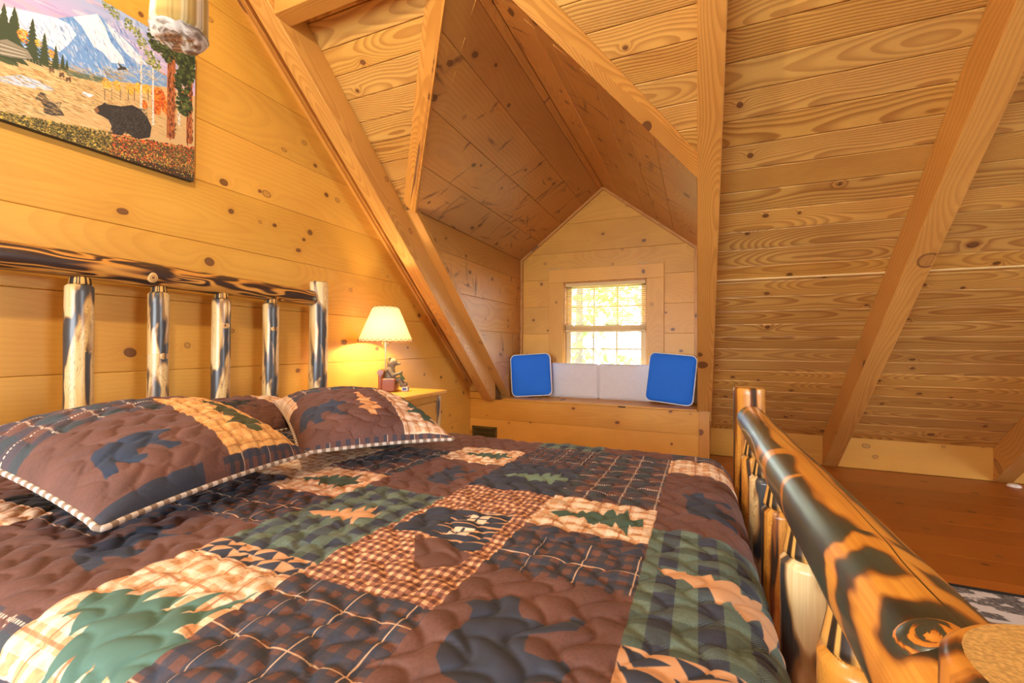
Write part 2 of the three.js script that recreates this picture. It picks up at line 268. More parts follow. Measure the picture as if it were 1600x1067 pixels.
function dormerSlope(name, x, rows, order) {
  const dx = XM - x, dy = YA - YE, Ls = Math.hypot(dx, dy), T = V(dx / Ls, dy / Ls, 0), left = dx > 0, S = left ? V(0, 0, -1) : V(0, 0, 1), F = frame(V(x, YE, 0), S, T), sg = left ? -1 : 1;
  const zAt = (t) => left ? -2.335 + 0.859 * t : -2.376 + 0.82 * t;
  const sh = new THREE.Shape([[sg * (ZD - 0.12), -0.06], [sg * (zAt(0) - 0.03), -0.06], [sg * (zAt(Ls) - 0.02), Ls + 0.06], [sg * (ZD - 0.12), Ls + 0.06]].map((p) => new THREE.Vector2(...p)));
  const g = new THREE.ExtrudeGeometry(sh, { depth: 0.08, bevelEnabled: false }); g.translate(0, 0, -0.101); g.applyMatrix4(new THREE.Matrix4().makeBasis(F.S, F.T, F.N).setPosition(F.O));
  const w = structure(name, g, shell, 'sloping dormer ceiling of wide pine boards');
  const all = [...rows, Ls];
  for (let i = 0; i + 1 < all.length; i++) {
    const a = all[i], b = all[i + 1], p = left ? [[-zAt(a), a], [-ZD, a], [-ZD, b], [-zAt(b), b]] : [[ZD, a], [zAt(a), a], [zAt(b), b], [ZD, b]];
    laidBoard('ceiling_board', p, a, b, F, 'dormer', w, { row: order[i], tints: 'ab', opt: { ch: 0.002, gap: 0.0008 } });
  }
}
dormerSlope('ceiling_dormer_left', XA, [0, 0.275, 0.552, 0.828, 1.03], [0, 1, 2, 6, 4]);
dormerSlope('ceiling_dormer_right', XB, [0, 0.25, 0.43, 0.562, 0.84], [5, 3, 6, 3, 4]);
{
  const OX0 = -1.24, OX1 = -0.435, OY0 = 0.66, OY1 = 1.58;
  const sh = new THREE.Shape([[XA - 0.1, 0.2], [XB + 0.1, 0.2], [XB + 0.1, YE + 0.1], [XM, YA + 0.1], [XA - 0.1, YE + 0.1]].map((p) => new THREE.Vector2(...p)));
  sh.holes.push(new THREE.Path([[OX0, OY0], [OX0, OY1], [OX1, OY1], [OX1, OY0]].map((p) => new THREE.Vector2(...p))));
  const g = new THREE.ExtrudeGeometry(sh, { depth: 0.11, bevelEnabled: false }); g.translate(0, 0, ZD - 0.131);
  const w = structure('wall_dormer_front', g, shell, 'gabled dormer wall of wide knotty pine boards round the window');
  const F = frame(V(0, 0, ZD), V(1, 0, 0), V(0, 1, 0)), rows = [0.43, 0.787, 1.065, 1.34, 1.615, 1.878, 2.165, YA];
  for (let i = 0; i + 1 < rows.length; i++) {
    const a = rows[i], b = rows[i + 1], lines = [[-(YA - YE) / (XM - XA), 1, YE - (YA - YE) / (XM - XA) * XA], [(YA - YE) / (XB - XM), 1, YE + (YA - YE) / (XB - XM) * XB]];
    const cut = (p) => lines.reduce((q, l) => clipPoly(q, ...l), p), o = { row: [1, 5, 3, 0, 6, 2, 4][i], tints: 'aac', opt: { ch: 0.0018, gap: 0.0006 } };
    if (b <= OY1 + 0.04) { laidBoard('wall_board', cut(rect(XA, -1.3, a, b)), a, b, F, 'pine', w, o); laidBoard('wall_board', cut(rect(-0.38, XB, a, b)), a, b, F, 'pine', w, { ...o, off: 0.37 * i }); if (b < OY0 + 0.02) laidBoard('wall_board', rect(-1.3, -0.38, a, b), a, b, F, 'pine', w, o); }
    else laidBoard('wall_board', cut(rect(XA, XB, a, b)), a, b, F, 'pine', w, o);
  }
  // thin moulding round the gable
  const bead = (p, q, row) => { const a = V(p[0], p[1], ZD + 0.012), b = V(q[0], q[1], ZD + 0.012), d = b.clone().sub(a), gg = box(-0.013, 0.013, -d.length() / 2, d.length() / 2, -0.012, 0.012, 0.004); gg.applyQuaternion(new THREE.Quaternion().setFromUnitVectors(V(0, 1, 0), d.clone().normalize())); const c = a.add(b).multiplyScalar(0.5); gg.translate(c.x, c.y, c.z); return grainUV(gg, d, 'beam', row); };
  structure('trim_5', [bead([XA + 0.013, SEAT], [XA + 0.013, YE + 0.005], 2), bead([XA + 0.013, YE - 0.004], [XM, YA - 0.014], 1), bead([XM, YA - 0.014], [XB - 0.013, YE - 0.004], 3), bead([XB - 0.013, SEAT], [XB - 0.013, YE + 0.005], 4)], wood('beam', 'b'), 'thin moulding round the edge of the gabled dormer wall');

  // window: casing, jambs, two sashes with muntins and panes
  const win = structure('window_1', [timber(OX0 - 0.15, OX0 + 0.004, OY0 - 0.1, OY1 + 0.13, ZD, ZD + 0.02, 'y', 0, 0.1), timber(OX1 - 0.004, OX1 + 0.15, OY0 - 0.1, OY1 + 0.13, ZD, ZD + 0.02, 'y', 3, 0.55)], wood('pine', 'c'), 'small double-hung window with six-pane sashes and wide pine casing');
  win.geometry = mergeAll([grainUV(box(OX0 - 0.15, OX0 + 0.002, OY0 - 0.1, OY1, ZD, ZD + 0.02, 0.003), V(0, 1, 0), 'pine', 3, 0.15), grainUV(box(OX1 - 0.002, OX1 + 0.15, OY0 - 0.1, OY1, ZD, ZD + 0.02, 0.003), V(0, 1, 0), 'pine', 6, 0.5)]);
  part('head_casing', grainUV(box(OX0 - 0.15, OX1 + 0.15, OY1, OY1 + 0.13, ZD, ZD + 0.021, 0.003), V(1, 0, 0), 'pine', 5, 0.1), wood('pine', 'c'), win);
  const jm = wood('beam', [1.0, 0.95, 0.85]), sashM = new THREE.MeshStandardMaterial({ color: lin('#dcc48f'), roughness: 0.45 });
  part('jamb', [timber(OX0, OX0 + 0.012, OY0, OY1, ZD - 0.13, ZD + 0.002, 'y'), timber(OX1 - 0.012, OX1, OY0, OY1, ZD - 0.13, ZD + 0.002, 'y'), timber(OX0, OX1, OY1 - 0.012, OY1, ZD - 0.13, ZD + 0.002, 'x'), timber(OX0, OX1, OY0, OY0 + 0.02, ZD - 0.13, ZD + 0.03, 'x')], jm, win);
  const glass = new THREE.MeshPhysicalMaterial({ color: 0xffffff, transmission: 1, thickness: 0, roughness: 0.0, ior: 1.5 });
  const sash = (name, y0, y1, z, st, top, bot) => {
    const x0 = OX0 + 0.014, x1 = OX1 - 0.014, s = part(name, [box(x0, x0 + st, y0, y1, z - 0.016, z + 0.016, 0.003), box(x1 - st, x1, y0, y1, z - 0.016, z + 0.016, 0.003), box(x0, x1, y1 - top, y1, z - 0.016, z + 0.016, 0.003), box(x0, x1, y0, y0 + bot, z - 0.016, z + 0.016, 0.003)], sashM, win);
    const gx0 = x0 + st, gx1 = x1 - st, gy0 = y0 + bot, gy1 = y1 - top;
    for (let k = 1; k < 3; k++) { const x = gx0 + (gx1 - gx0) * k / 3; part('muntin', box(x - 0.008, x + 0.008, gy0, gy1, z - 0.011, z + 0.011, 0.002), sashM, s); }
    const ym = (gy0 + gy1) / 2; part('muntin', box(gx0, gx1, ym - 0.007, ym + 0.007, z - 0.01, z + 0.01, 0.002), sashM, s);
    for (let r = 0; r < 2; r++) for (let k = 0; k < 3; k++) part('pane', box(gx0 + (gx1 - gx0) * k / 3, gx0 + (gx1 - gx0) * (k + 1) / 3, r ? ym : gy0, r ? gy1 : ym, z - 0.0015, z + 0.0015), glass, s);
  };
  sash('upper_sash', 1.10, 1.565, ZD - 0.105, 0.045, 0.035, 0.045);
  sash('lower_sash', 0.685, 1.145, ZD - 0.07, 0.048, 0.05, 0.055);
  const steel = new THREE.MeshStandardMaterial({ color: lin('#c9c4b8'), metalness: 0.9, roughness: 0.35 });
  for (const x of [-1.385, -1.355, -1.33, -1.285, -1.25, -0.51, -0.49, -0.47, -0.44, -0.40, -0.365, -0.33, -0.288]) part('pin', cyl([x, 1.70, ZD + 0.012], [x + 0.001, 1.735, ZD + 0.014], 0.0014, 0.0014, 6), steel, win);

  // wooden blind over the upper sash
  const bl = thing('window_blind', [XM, 1.08, ZD - 0.04], 'pale wooden slat blind half lowered in the dormer window', 'blind');
  const slatM = new THREE.MeshStandardMaterial({ color: lin('#e6c88e'), roughness: 0.45 }), bx0 = OX0 + 0.016, bx1 = OX1 - 0.016, bz = ZD - 0.028;
  part('head_rail', box(bx0, bx1, 1.535, 1.567, bz - 0.02, bz + 0.026, 0.004), slatM, bl);
  for (let i = 0; i < 19; i++) { const y = 1.172 + i * 0.0192, s = box(bx0, bx1, -0.0014, 0.0014, -0.0125, 0.0125); s.rotateX(-0.12); part('slat', s.translate(0, y, bz), slatM, bl); }
  for (let i = 0; i < 8; i++) part('slat', box(bx0, bx1, 1.108 + i * 0.0068, 1.1125 + i * 0.0068, bz - 0.0125, bz + 0.0125, 0.001), slatM, bl);
  part('bottom_rail', box(bx0, bx1, 1.083, 1.105, bz - 0.014, bz + 0.014, 0.004), slatM, bl);
  for (const x of [bx0 + 0.12, XM, bx1 - 0.12]) part('ladder_cord', [cyl([x, 1.1, bz + 0.0135], [x, 1.54, bz + 0.0135], 0.0009, 0.0009, 5), cyl([x, 1.1, bz - 0.0135], [x, 1.54, bz - 0.0135], 0.0009, 0.0009, 5)], slatM, bl);
}
// the rest of the room, behind and beside the camera
{
  const g = new THREE.BoxGeometry(XR - XL + 0.4, (ZB - ZR) / CA + 0.5, 0.1); const dir = V(0, -SA, CA), mid = V((XL + XR) / 2, YR - SL * (ZB - ZR) / 2, (ZR + ZB) / 2);
  g.applyMatrix4(new THREE.Matrix4().makeBasis(V(1, 0, 0), dir, V(1, 0, 0).cross(dir))); g.translate(mid.x, mid.y + 0.065, mid.z);
  const pine = new THREE.MeshStandardMaterial({ color: lin('#c58c4c'), roughness: 0.6 });
  structure('ceiling_back', g, pine, 'rear slope of the pine ceiling');
  const hole = (w, h, holes, t) => { const s = new THREE.Shape([[0, 0], [w, 0], [w, h], [0, h]].map((p) => new THREE.Vector2(...p))); for (const [a, b, c, d] of holes) s.holes.push(new THREE.Path([[a, c], [a, d], [b, d], [b, c]].map((p) => new THREE.Vector2(...p)))); return new THREE.ExtrudeGeometry(s, { depth: t, bevelEnabled: false }); };
  const back = hole(XR - XL + 0.4, 1.9, [[0.2 + 0, 0.2 + 2.3, 0.66, 1.66]], 0.1); back.translate(XL - 0.2, 0, ZB);
  structure('wall_back', back, pine, 'rear knee wall of pine');
  const right = hole(ZB - ZK + 0.4, YR + 0.2, [[2.7, 4.4, 0.7, 2.2]], 0.1); right.rotateY(-Math.PI / 2); right.translate(XR + 0.1, 0, ZK - 0.2);
  structure('wall_right', right, pine, 'far gable wall of pine');
}
console.log('room done');

// ---------------------------------------------------------------- rafters and header
function rafter(x0, x1, foot, row, label) {
  const z1 = ZR, prof = foot === 'seat' ? [[-3.752, ys(-3.752) - 0.235 + 0.16], [-3.752, 0.428], [-3.70, 0.428], [z1, ys(z1) - 0.235], [z1, ys(z1)], [-3.752, ys(-3.752)]] : foot === 'stile' ? [[ZK, 0.0], [-3.785, ys(-3.785) - 0.235], [-3.785, 0.446], [zs(0.446 + 0.235), 0.446], [z1, ys(z1) - 0.235], [z1, ys(z1)], [ZK, 0.235]] : [[ZK, 0.0], [z1, ys(z1) - 0.235], [z1, ys(z1)], [ZK, 0.235]];
  const g = new THREE.ExtrudeGeometry(new THREE.Shape(prof.map((p) => new THREE.Vector2(...p))), { depth: x1 - x0 - 0.008, bevelEnabled: true, bevelSize: 0.004, bevelThickness: 0.004, bevelOffset: -0.004, bevelSegments: 1 });
  g.rotateY(-Math.PI / 2); g.computeBoundingBox(); g.translate(x0 - g.boundingBox.min.x, 0, 0);
  single('rafter', grainUV(g, V(0, SA, CA), 'beam', row, 0.3 * row), wood('beam', row === 3 ? 'b' : 'a', 0.55), label, 'rafter', 'exposed rafters of the sloping ceiling');
}
rafter(-1.878, -1.776, 'seat', 0, 'heavy pine rafter beside the gable wall, its foot on the window seat');
rafter(-0.004, 0.096, 'stile', 3, 'heavy pine rafter standing right of the blue and white window seat cushions');
rafter(0.917, 1.018, 'floor', 1, 'heavy pine rafter with rough edge, its foot on the floor behind the footboard');
rafter(1.925, 2.027, 'floor', 4, 'heavy pine rafter beyond the open floor, only its low end in view');
{
  const h = 0.16, g = box(-1.776, -0.004, -0.045, 0.045, -0.13, 0, 0.004); // set square to the slope just above the dormer
  g.applyMatrix4(new THREE.Matrix4().makeBasis(V(1, 0, 0), V(0, SA, CA), V(0, -CA, SA).negate())); const t = (2.63 - 0.235) / SA; const p = V(0, 0.235 + t * SA, ZK + t * CA);
  g.translate(0, p.y, p.z); const b = box(-1.776, -0.004, 2.45, 2.60, -1.47, -1.38, 0.005);
  single('header_beam', grainUV(b, V(1, 0, 0), 'beam', 1, 0.7), wood('beam', 'a'), 'horizontal pine header beam meeting the rafter above the dormer', 'beam');
}

// ---------------------------------------------------------------- window seat
{
  const t = thing('window_bench', [-0.95, 0, -3.98], 'built-in pine bench under the dormer window with a hinged lid', 'bench');
  const F = frame(V(0, 0, ZS), V(1, 0, 0), V(0, 1, 0));
  for (const [a, b, r, o] of [[0, 0.243, 5, 0.3], [0.243, 0.43, 2, 0.8]]) part('front_board', boardGeo(rect(XL + 0.002, 0.007, a, b), a, b, F, 'pine', r, o, { ch: 0.002, gap: 0.0006 }), wood('pine', [0.98, 0.93, 0.92]), t);
  part('end_stile', timber(0.007, 0.083, 0, 0.443, ZS - 0.02, ZS + 0.006, 'y', 2, 0.5), wood('beam', 'c'), t);
  part('lid', grainUV(box(XA + 0.001, XB, 0.43, SEAT, ZD + 0.002, ZS + 0.012, 0.004), V(1, 0, 0), 'pine', 6, 0.2), wood('pine', 'b'), t);
  part('body', box(XA + 0.002, XB, 0.02, 0.429, ZD + 0.002, ZS - 0.022), shell, t);
  part('notch_shade_patch', box(-0.62, -0.56, 0.428, 0.4395, ZS + 0.0105, ZS + 0.0135, 0.001), new THREE.MeshStandardMaterial({ color: lin('#3b2a1c'), roughness: 0.8 }), t);  // dark slip on the lid edge, shade of a finger notch painted in
}
// heating register low in the seat front
{
  const t = thing('wall_register', [-1.887, 0.03, ZS], 'olive brown metal heating register low in the wall beside the bed', 'vent');
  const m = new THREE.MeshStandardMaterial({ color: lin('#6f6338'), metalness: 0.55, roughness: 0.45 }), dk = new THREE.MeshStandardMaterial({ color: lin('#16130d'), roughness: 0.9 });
  const x0 = -2.02, x1 = -1.754, y0 = 0.04, y1 = 0.168, z = ZS;
  part('frame', [box(x0, x1, y0, y0 + 0.02, z, z + 0.008, 0.002), box(x0, x1, y1 - 0.02, y1, z, z + 0.008, 0.002), box(x0, x0 + 0.022, y0, y1, z, z + 0.008, 0.002), box(x1 - 0.022, x1, y0, y1, z, z + 0.008, 0.002)], m, t);
  part('duct_shade_sheet', box(x0 + 0.02, x1 - 0.02, y0 + 0.018, y1 - 0.018, z + 0.0003, z + 0.001), dk, t);  // flat near-black sheet, shade of the duct hollow put into its colour
  for (let i = 0; i < 22; i++) { const x = x0 + 0.028 + i * (x1 - x0 - 0.056) / 21; part('louvre', box(x - 0.0018, x + 0.0018, y0 + 0.018, y1 - 0.018, z + 0.001, z + 0.006), m, t); }
  part('cross_bar', box(x0 + 0.02, x1 - 0.02, 0.107, 0.112, z + 0.002, z + 0.007), m, t);
}

// ---------------------------------------------------------------- the log bed
// peeled log: dark stain left by the inner bark in patches along the grain
function logTexture(style, seed) {
  const S = {
    pale: { base: [hex(0xefdcaa), hex(0xd7a95c)], edge: hex(0x8a6238), dark: [hex(0x2a2a2c), hex(0x484848)], ax: 6, ay: 2.4, th: 0.60, warp: 1.3, stripe: 0 },
    amber: { base: [hex(0xe0a040), hex(0xc67a26)], edge: hex(0x6e3310), dark: [hex(0x2a2c22), hex(0x3a4840)], ax: 4, ay: 2.6, th: 0.53, warp: 1.6, stripe: 0 },
    streak: { base: [hex(0xe2a648), hex(0xcf8a32)], edge: hex(0x70380f), dark: [hex(0x2a2118), hex(0x40342a)], ax: 11, ay: 1.3, th: 0.53, warp: 1.0, stripe: 0 },
    stripe: { base: [hex(0xdca24c), hex(0xc88a3a)], edge: hex(0x7a4a22), dark: [hex(0x3a231c), hex(0x2c2220)], ax: 4, ay: 0.9, th: 0.55, warp: 0.6, stripe: 1 },
  }[style];
  return dataTexture(512, 1024, (px, py) => {
    const u = px / 512, v = py / 1024 * 1.0, seam = smooth(0.9, 1.0, v);
    const f0 = (w) => {
      const wx = (fbm(u * 3, w * 4, 3, seed + 3) - 0.5) * S.warp, wy = (fbm(u * 3, w * 4 + 9, 3, seed + 6) - 0.5) * S.warp;
      let f = fbm(u * S.ax + wx, w * S.ay * 2 + wy, S.ax, seed);
      if (S.stripe) f = 0.5 + 0.5 * Math.sin(f * 52 + 5 * fbm(u * 4, w * 3, 4, seed + 9)) * (0.35 + 0.65 * smooth(0.35, 0.6, noise(u * 3, w * 2.2, 3, seed + 11)));
      return f;
    };
    const f = seam > 0 ? f0(v) * (1 - seam) + f0(v - 1) * seam : f0(v);
    const fine = noise(u * 160, v * 14, 160, 31), coarse = fbm(u * 7, v * 3, 7, seed + 14);
    let c = mix(S.base[0], S.base[1], clamp(coarse * 1.3 - 0.2 + (fine - 0.5) * 0.35));
    const wd = S.stripe ? 0.22 : 0.035;
    c = mix(c, S.edge, Math.exp(-(((f - S.th) / (wd * 1.3)) ** 2)) * 0.85);
    if (!S.stripe) { const q = f * 26 + 0.6 * fine, e = Math.abs(q - Math.floor(q) - 0.5); c = mix(c, S.edge, (1 - smooth(0.05, 0.14, e)) * 0.55 * smooth(0.4, 0.6, noise(u * 4, v * 3, 4, seed + 17))); }
    const m = smooth(S.th - wd * 0.2, S.th + wd, f);
    c = mix(c, mix(S.dark[0], S.dark[1], clamp(fine * 0.6 + coarse * 0.5)), m * 0.96);
    return c;
  });
}
const logMat = (style, seed) => new THREE.MeshPhysicalMaterial({ map: logTexture(style, seed), roughness: 0.42, clearcoat: 0.4, clearcoatRoughness: 0.22 });
const LOG = { pale: logMat('pale', 2), pale2: logMat('pale', 18), amber: logMat('amber', 6), amber2: logMat('amber', 27), stripe: logMat('stripe', 11), streak: logMat('streak', 23) };
// the top log of the footboard: dark green stain with an amber streak along its crown and rings round a knot near one end
const footRailMat = new THREE.MeshPhysicalMaterial({ roughness: 0.36, clearcoat: 0.5, clearcoatRoughness: 0.2, map: dataTexture(1024, 1800, (px, py) => {
  const deg = px / 1024 * 360, v = py / 1800 * 1.5, u = px / 1024, w = fbm(u * 6, v * 5, 6, 3) - 0.5, w2 = fbm(u * 10, v * 9, 10, 8) - 0.5, fine = noise(u * 220, v * 10, 220, 12);
  const line = (c, half) => 1 - smooth(half * 0.8, half * 1.2, Math.abs(deg - c));
  const hi = 101 + 46 * w + 14 * Math.sin(v * 7 + 1) + 18 * Math.exp(-(((v - 0.62) / 0.12) ** 2)), lo = 66 + 22 * w2;
  let f = Math.min(deg - lo, hi - deg) / 5;                                   // above 0: amber
  f = Math.max(f, (4.5 - Math.abs(deg - 50 - 18 * w)) / 3);
  const arc = (v0, amp, half, d0, d1) => deg > d0 && deg < d1 ? (half - Math.abs(v - v0 - amp * Math.sin((deg - d0) / (d1 - d0) * Math.PI) - 0.03 * w2)) / 0.006 : -9;
  f = Math.max(f, arc(0.80, -0.07, 0.028, 88, 215), arc(1.02, -0.09, 0.012, 70, 205), arc(0.15, -0.05, 0.014, 88, 140));
  f = Math.max(f, (0.05 - Math.abs(v - 0.66 - 0.2 * w)) / 0.02 * (deg > 150 && deg < 235 ? 1 : 0) - (deg > 150 && deg < 235 ? 0 : 9));
  const kd = Math.hypot((deg - 122) / 360 * 0.34, (v - 1.36) * 0.72) + 0.05 * w2 + 0.03 * w; if (kd < 0.13) f = Math.max(f - 2, Math.sin(kd * 120 + 1.4) * 2.2 + 0.1 + 3 * w);
  if (deg > 235 || deg < 40) f = (fbm(u * 4, v * 4, 4, 20) - 0.5) * 14;
  let dark = mix(hex(0x23261e), hex(0x3f5449), clamp(fbm(u * 9, v * 8, 9, 15) * 1.5 - 0.35 + (fine - 0.5) * 0.2)), amber = mix(hex(0xc97d24), hex(0xe6ab48), clamp(0.5 + w * 1.4 + (fine - 0.5) * 0.5));
  let c = mix(dark, amber, smooth(-0.35, 0.35, f)); c = mix(c, hex(0x6a3412), Math.exp(-(((f - 0.1) / 0.9) ** 2)) * 0.6);
  if (v < 0.75) c = mix(c, hex(0xd9cfae), line(172 + 12 * Math.sin(v * 11) + 24 * w, 4.2) * 0.75);
  c = mix(c, hex(0x24150a), line(84 + 16 * w + 5 * Math.sin(v * 5), 0.9) * 0.85); return c;
}) });
const endGrain = new THREE.MeshStandardMaterial({ roughness: 0.6, map: dataTexture(256, 256, (x, y) => { const dx = (x - 120) / 128, dy = (y - 132) / 128, r = Math.hypot(dx, dy) + 0.03 * noise(x / 24, y / 24, 256, 2), g = noise(x / 3 + y / 5, y / 2, 256, 3); const p = (r * 16) % 1; return mix(mix(hex(0xdcb468), hex(0xc4984c), smooth(0.4, 0.95, p) * 0.5), hex(0x8a6c3a), clamp(g * 0.75 - 0.12 + (r < 0.07 ? 0.7 : 0))); }) });
const tenonMat = new THREE.MeshStandardMaterial({ roughness: 0.5, map: dataTexture(256, 64, (x, y) => { const n = noise(x / 6, y / 26, 64, 5), m = noise(x / 14, y / 12, 64, 8); return mix(hex(0xd9a452), hex(0x2c2014), smooth(0.45, 0.62, n * 0.6 + m * 0.4)); }) });
function logGeo(p, q, r0, r1, seed, { wob = 0.05, seg = 40, rad = 36, vo = 0, domeA = 0.012, domeB = 0.012, bend = 0, vk = 1 } = {}) {
  const a = V(...p), b = V(...q), d = b.clone().sub(a), L = d.length(); d.normalize();
  const x = (Math.abs(d.y) > 0.9 ? V(1, 0, 0) : V(0, 1, 0)).cross(d).normalize(), y = d.clone().cross(x), pos = [], uv = [], idx = [], ts = [];
  ts.push([0, 0.0], [0, Math.max(0, 1 - domeA / r0)]); for (let i = 0; i <= seg; i++) ts.push([(domeA + (L - domeA - domeB) * i / seg) / L, 1]); ts.push([1, Math.max(0, 1 - domeB / r1)], [1, 0]);
  for (const [t, k] of ts) for (let j = 0; j <= rad; j++) {
    const u = j / rad, th = u * Math.PI * 2, n = (fbm((j % rad) / rad * 4, t * L * 5 + seed * 3.7, 4, seed % 30) - 0.5) * 2 * wob, r = (r0 + (r1 - r0) * t) * k * (1 + n);
    const c = a.clone().addScaledVector(d, t * L).addScaledVector(y, bend * Math.sin(t * 3 + seed) * 0.01).addScaledVector(x, Math.cos(th) * r).addScaledVector(y, Math.sin(th) * r); pos.push(c.x, c.y, c.z); uv.push(u, (t * L + vo) * vk);
  }
  for (let i = 0; i + 1 < ts.length; i++) for (let j = 0; j < rad; j++) { const k = i * (rad + 1) + j; idx.push(k, k + 1, k + rad + 1, k + 1, k + rad + 2, k + rad + 1); }
  const g = new THREE.BufferGeometry(); g.setAttribute('position', new THREE.Float32BufferAttribute(pos, 3)); g.setAttribute('uv', new THREE.Float32BufferAttribute(uv, 2)); g.setIndex(idx); g.computeVertexNormals(); return g;
}
const HX = -1.95, FX = 0.172, ZF = -1.812, ZN = -0.285;   // headboard and footboard planes, far and near posts
{
  const bed = thing('log_bed', [-0.88, 0, -1.06], 'glossy peeled log bed with spindle headboard and footboard', 'bed');
  const disc = (x, y, z, r) => { const g = new THREE.CircleGeometry(r, 32); g.rotateX(-Math.PI / 2); return g.translate(x, y, z); };
  const knot = (at, dir, r, par, mat = knotM) => { const d = V(...dir).normalize(), g = new THREE.LatheGeometry([[0.0001, 0.22], [0.35, 0.24], [0.5, 0.14], [0.7, 0.22], [1.0, 0.1], [1.4, -0.35]].map(([a, b]) => new THREE.Vector2(a * r, b * r * 0.6)), 20); g.applyQuaternion(new THREE.Quaternion().setFromUnitVectors(V(0, 1, 0), d)); g.translate(...at); return part('knot', g, mat, par); };
  const knotM = new THREE.MeshPhysicalMaterial({ map: dataTexture(32, 64, (x, y) => { const v = y / 64; return mix(mix(hex(0x86552e), hex(0xd9b070), smooth(0.15, 0.34, v)), hex(0xa87840), smooth(0.5, 0.58, v) * (1 - smooth(0.66, 0.74, v)) * 0.6); }), roughness: 0.4, clearcoat: 0.4 });
  const post = (x, z, top, r, mat, seed, vo) => { const m = part('post', logGeo([x, 0, z], [x, top, z], r, r * 0.97, seed, { domeB: 0.006, vo }), mat, bed); part('end_grain', disc(x, top + 0.0006, z, r * 0.86), endGrain, m, 'sawn end grain'); return m; };
  post(HX, ZF, 1.297, 0.051, LOG.pale2, 3, 0.35); post(HX, ZN, 1.297, 0.051, LOG.pale, 4, 0.1);
  post(FX, ZF, 0.80, 0.052, LOG.streak, 5, 0.1); post(FX, ZN + 0.012, 0.80, 0.062, LOG.streak, 6, 0.6);
  // headboard
  const hr = part('head_rail', logGeo([HX, 1.213, ZN - 0.02], [HX, 1.205, ZF + 0.035], 0.047, 0.042, 7, { wob: 0.07, bend: 0.6, vo: 0.2, domeB: 0.02 }), LOG.stripe, bed, 'top log of the headboard with dark wavy stripes');
  knot([HX + 0.043, 1.200, -0.985], [1, -0.2, 0], 0.014, hr);
  part('head_rail', logGeo([HX, 0.36, ZN], [HX, 0.36, ZF], 0.045, 0.045, 9, {}), LOG.pale, bed);
  [[-0.789, 0.0385, 0], [-1.027, 0.034, 0.47], [-1.272, 0.037, 0.2], [-1.517, 0.037, 0.72], [-0.55, 0.036, 0.9]].forEach(([z, r, vo], i) => {
    const s = part('spindle', logGeo([HX, 0.38, z], [HX, 1.150, z], r, r * 0.99, 20 + i, { vo, domeB: 0.008 }), i % 2 ? LOG.pale2 : LOG.pale, bed);
    part('tenon', logGeo([HX, 1.14, z], [HX, 1.185, z], r * 0.84, r * 0.66, 30 + i, { seg: 6 }), tenonMat, s);
    const ka = [[0.95, 0.1, -0.3], [0.95, 0, -0.25], [0.97, 0, 0.15], [0.97, 0, 0.1], [1, 0, 0]][i], ky = [0.93, 0.90, 1.03, 1.025, 0.9][i], kd = V(...ka).normalize();
    knot([HX + kd.x * r * 0.94, ky, z + kd.z * r * 0.94], ka, 0.014, s);
  });
  // footboard
  const fr = part('foot_rail', logGeo([FX, 0.694, ZF + 0.045], [FX, 0.702, ZN - 0.035], 0.046, 0.051, 12, { wob: 0.035, seg: 70, rad: 56, vo: 0, domeA: 0.03, vk: 1 / 1.5 }), footRailMat, bed, 'thick top log of the footboard with dark green and amber patches');
  part('tenon', logGeo([FX, 0.702, ZN - 0.075], [FX, 0.702, ZN], 0.0515, 0.043, 13, { seg: 8 }), tenonMat, fr);
  knot([FX - 0.022, 0.747, -0.40], [-0.45, 1, 0.1], 0.016, fr, LOG.amber);
  part('foot_rail', logGeo([FX, 0.26, ZF], [FX, 0.26, ZN], 0.045, 0.045, 14, {}), LOG.amber2, bed);
  [-1.58, -1.35, -1.1, -0.86, -0.615].forEach((z, i) => {
    const r = 0.04, s = part('spindle', logGeo([FX - 0.004, 0.28, z], [FX - 0.004, 0.605, z], r, r * 0.98, 50 + i, { vo: 0.17 * i }), [LOG.streak, LOG.pale, LOG.streak, LOG.pale2, LOG.streak][i], bed);
    part('tenon', logGeo([FX - 0.004, 0.595, z], [FX - 0.004, 0.665, z], r * 0.93, r * 0.62, 60 + i, { seg: 6 }), tenonMat, s);
  });
  for (const z of [ZF, ZN]) part('side_rail', logGeo([HX, 0.27, z], [FX, 0.27, z], 0.05, 0.05, 15 + (z === ZF ? 1 : 0), { seg: 60 }), LOG.amber2, bed);
}
{ single('mattress', [box(-1.90, 0.05, 0.10, 0.33, -1.73, -0.30, 0.03), box(-1.90, 0.05, 0.331, 0.528, -1.725, -0.305, 0.06)], new THREE.MeshStandardMaterial({ color: lin('#d9d4c8'), roughness: 0.9 }), 'mattress and box spring under the patchwork quilt', 'mattress'); }

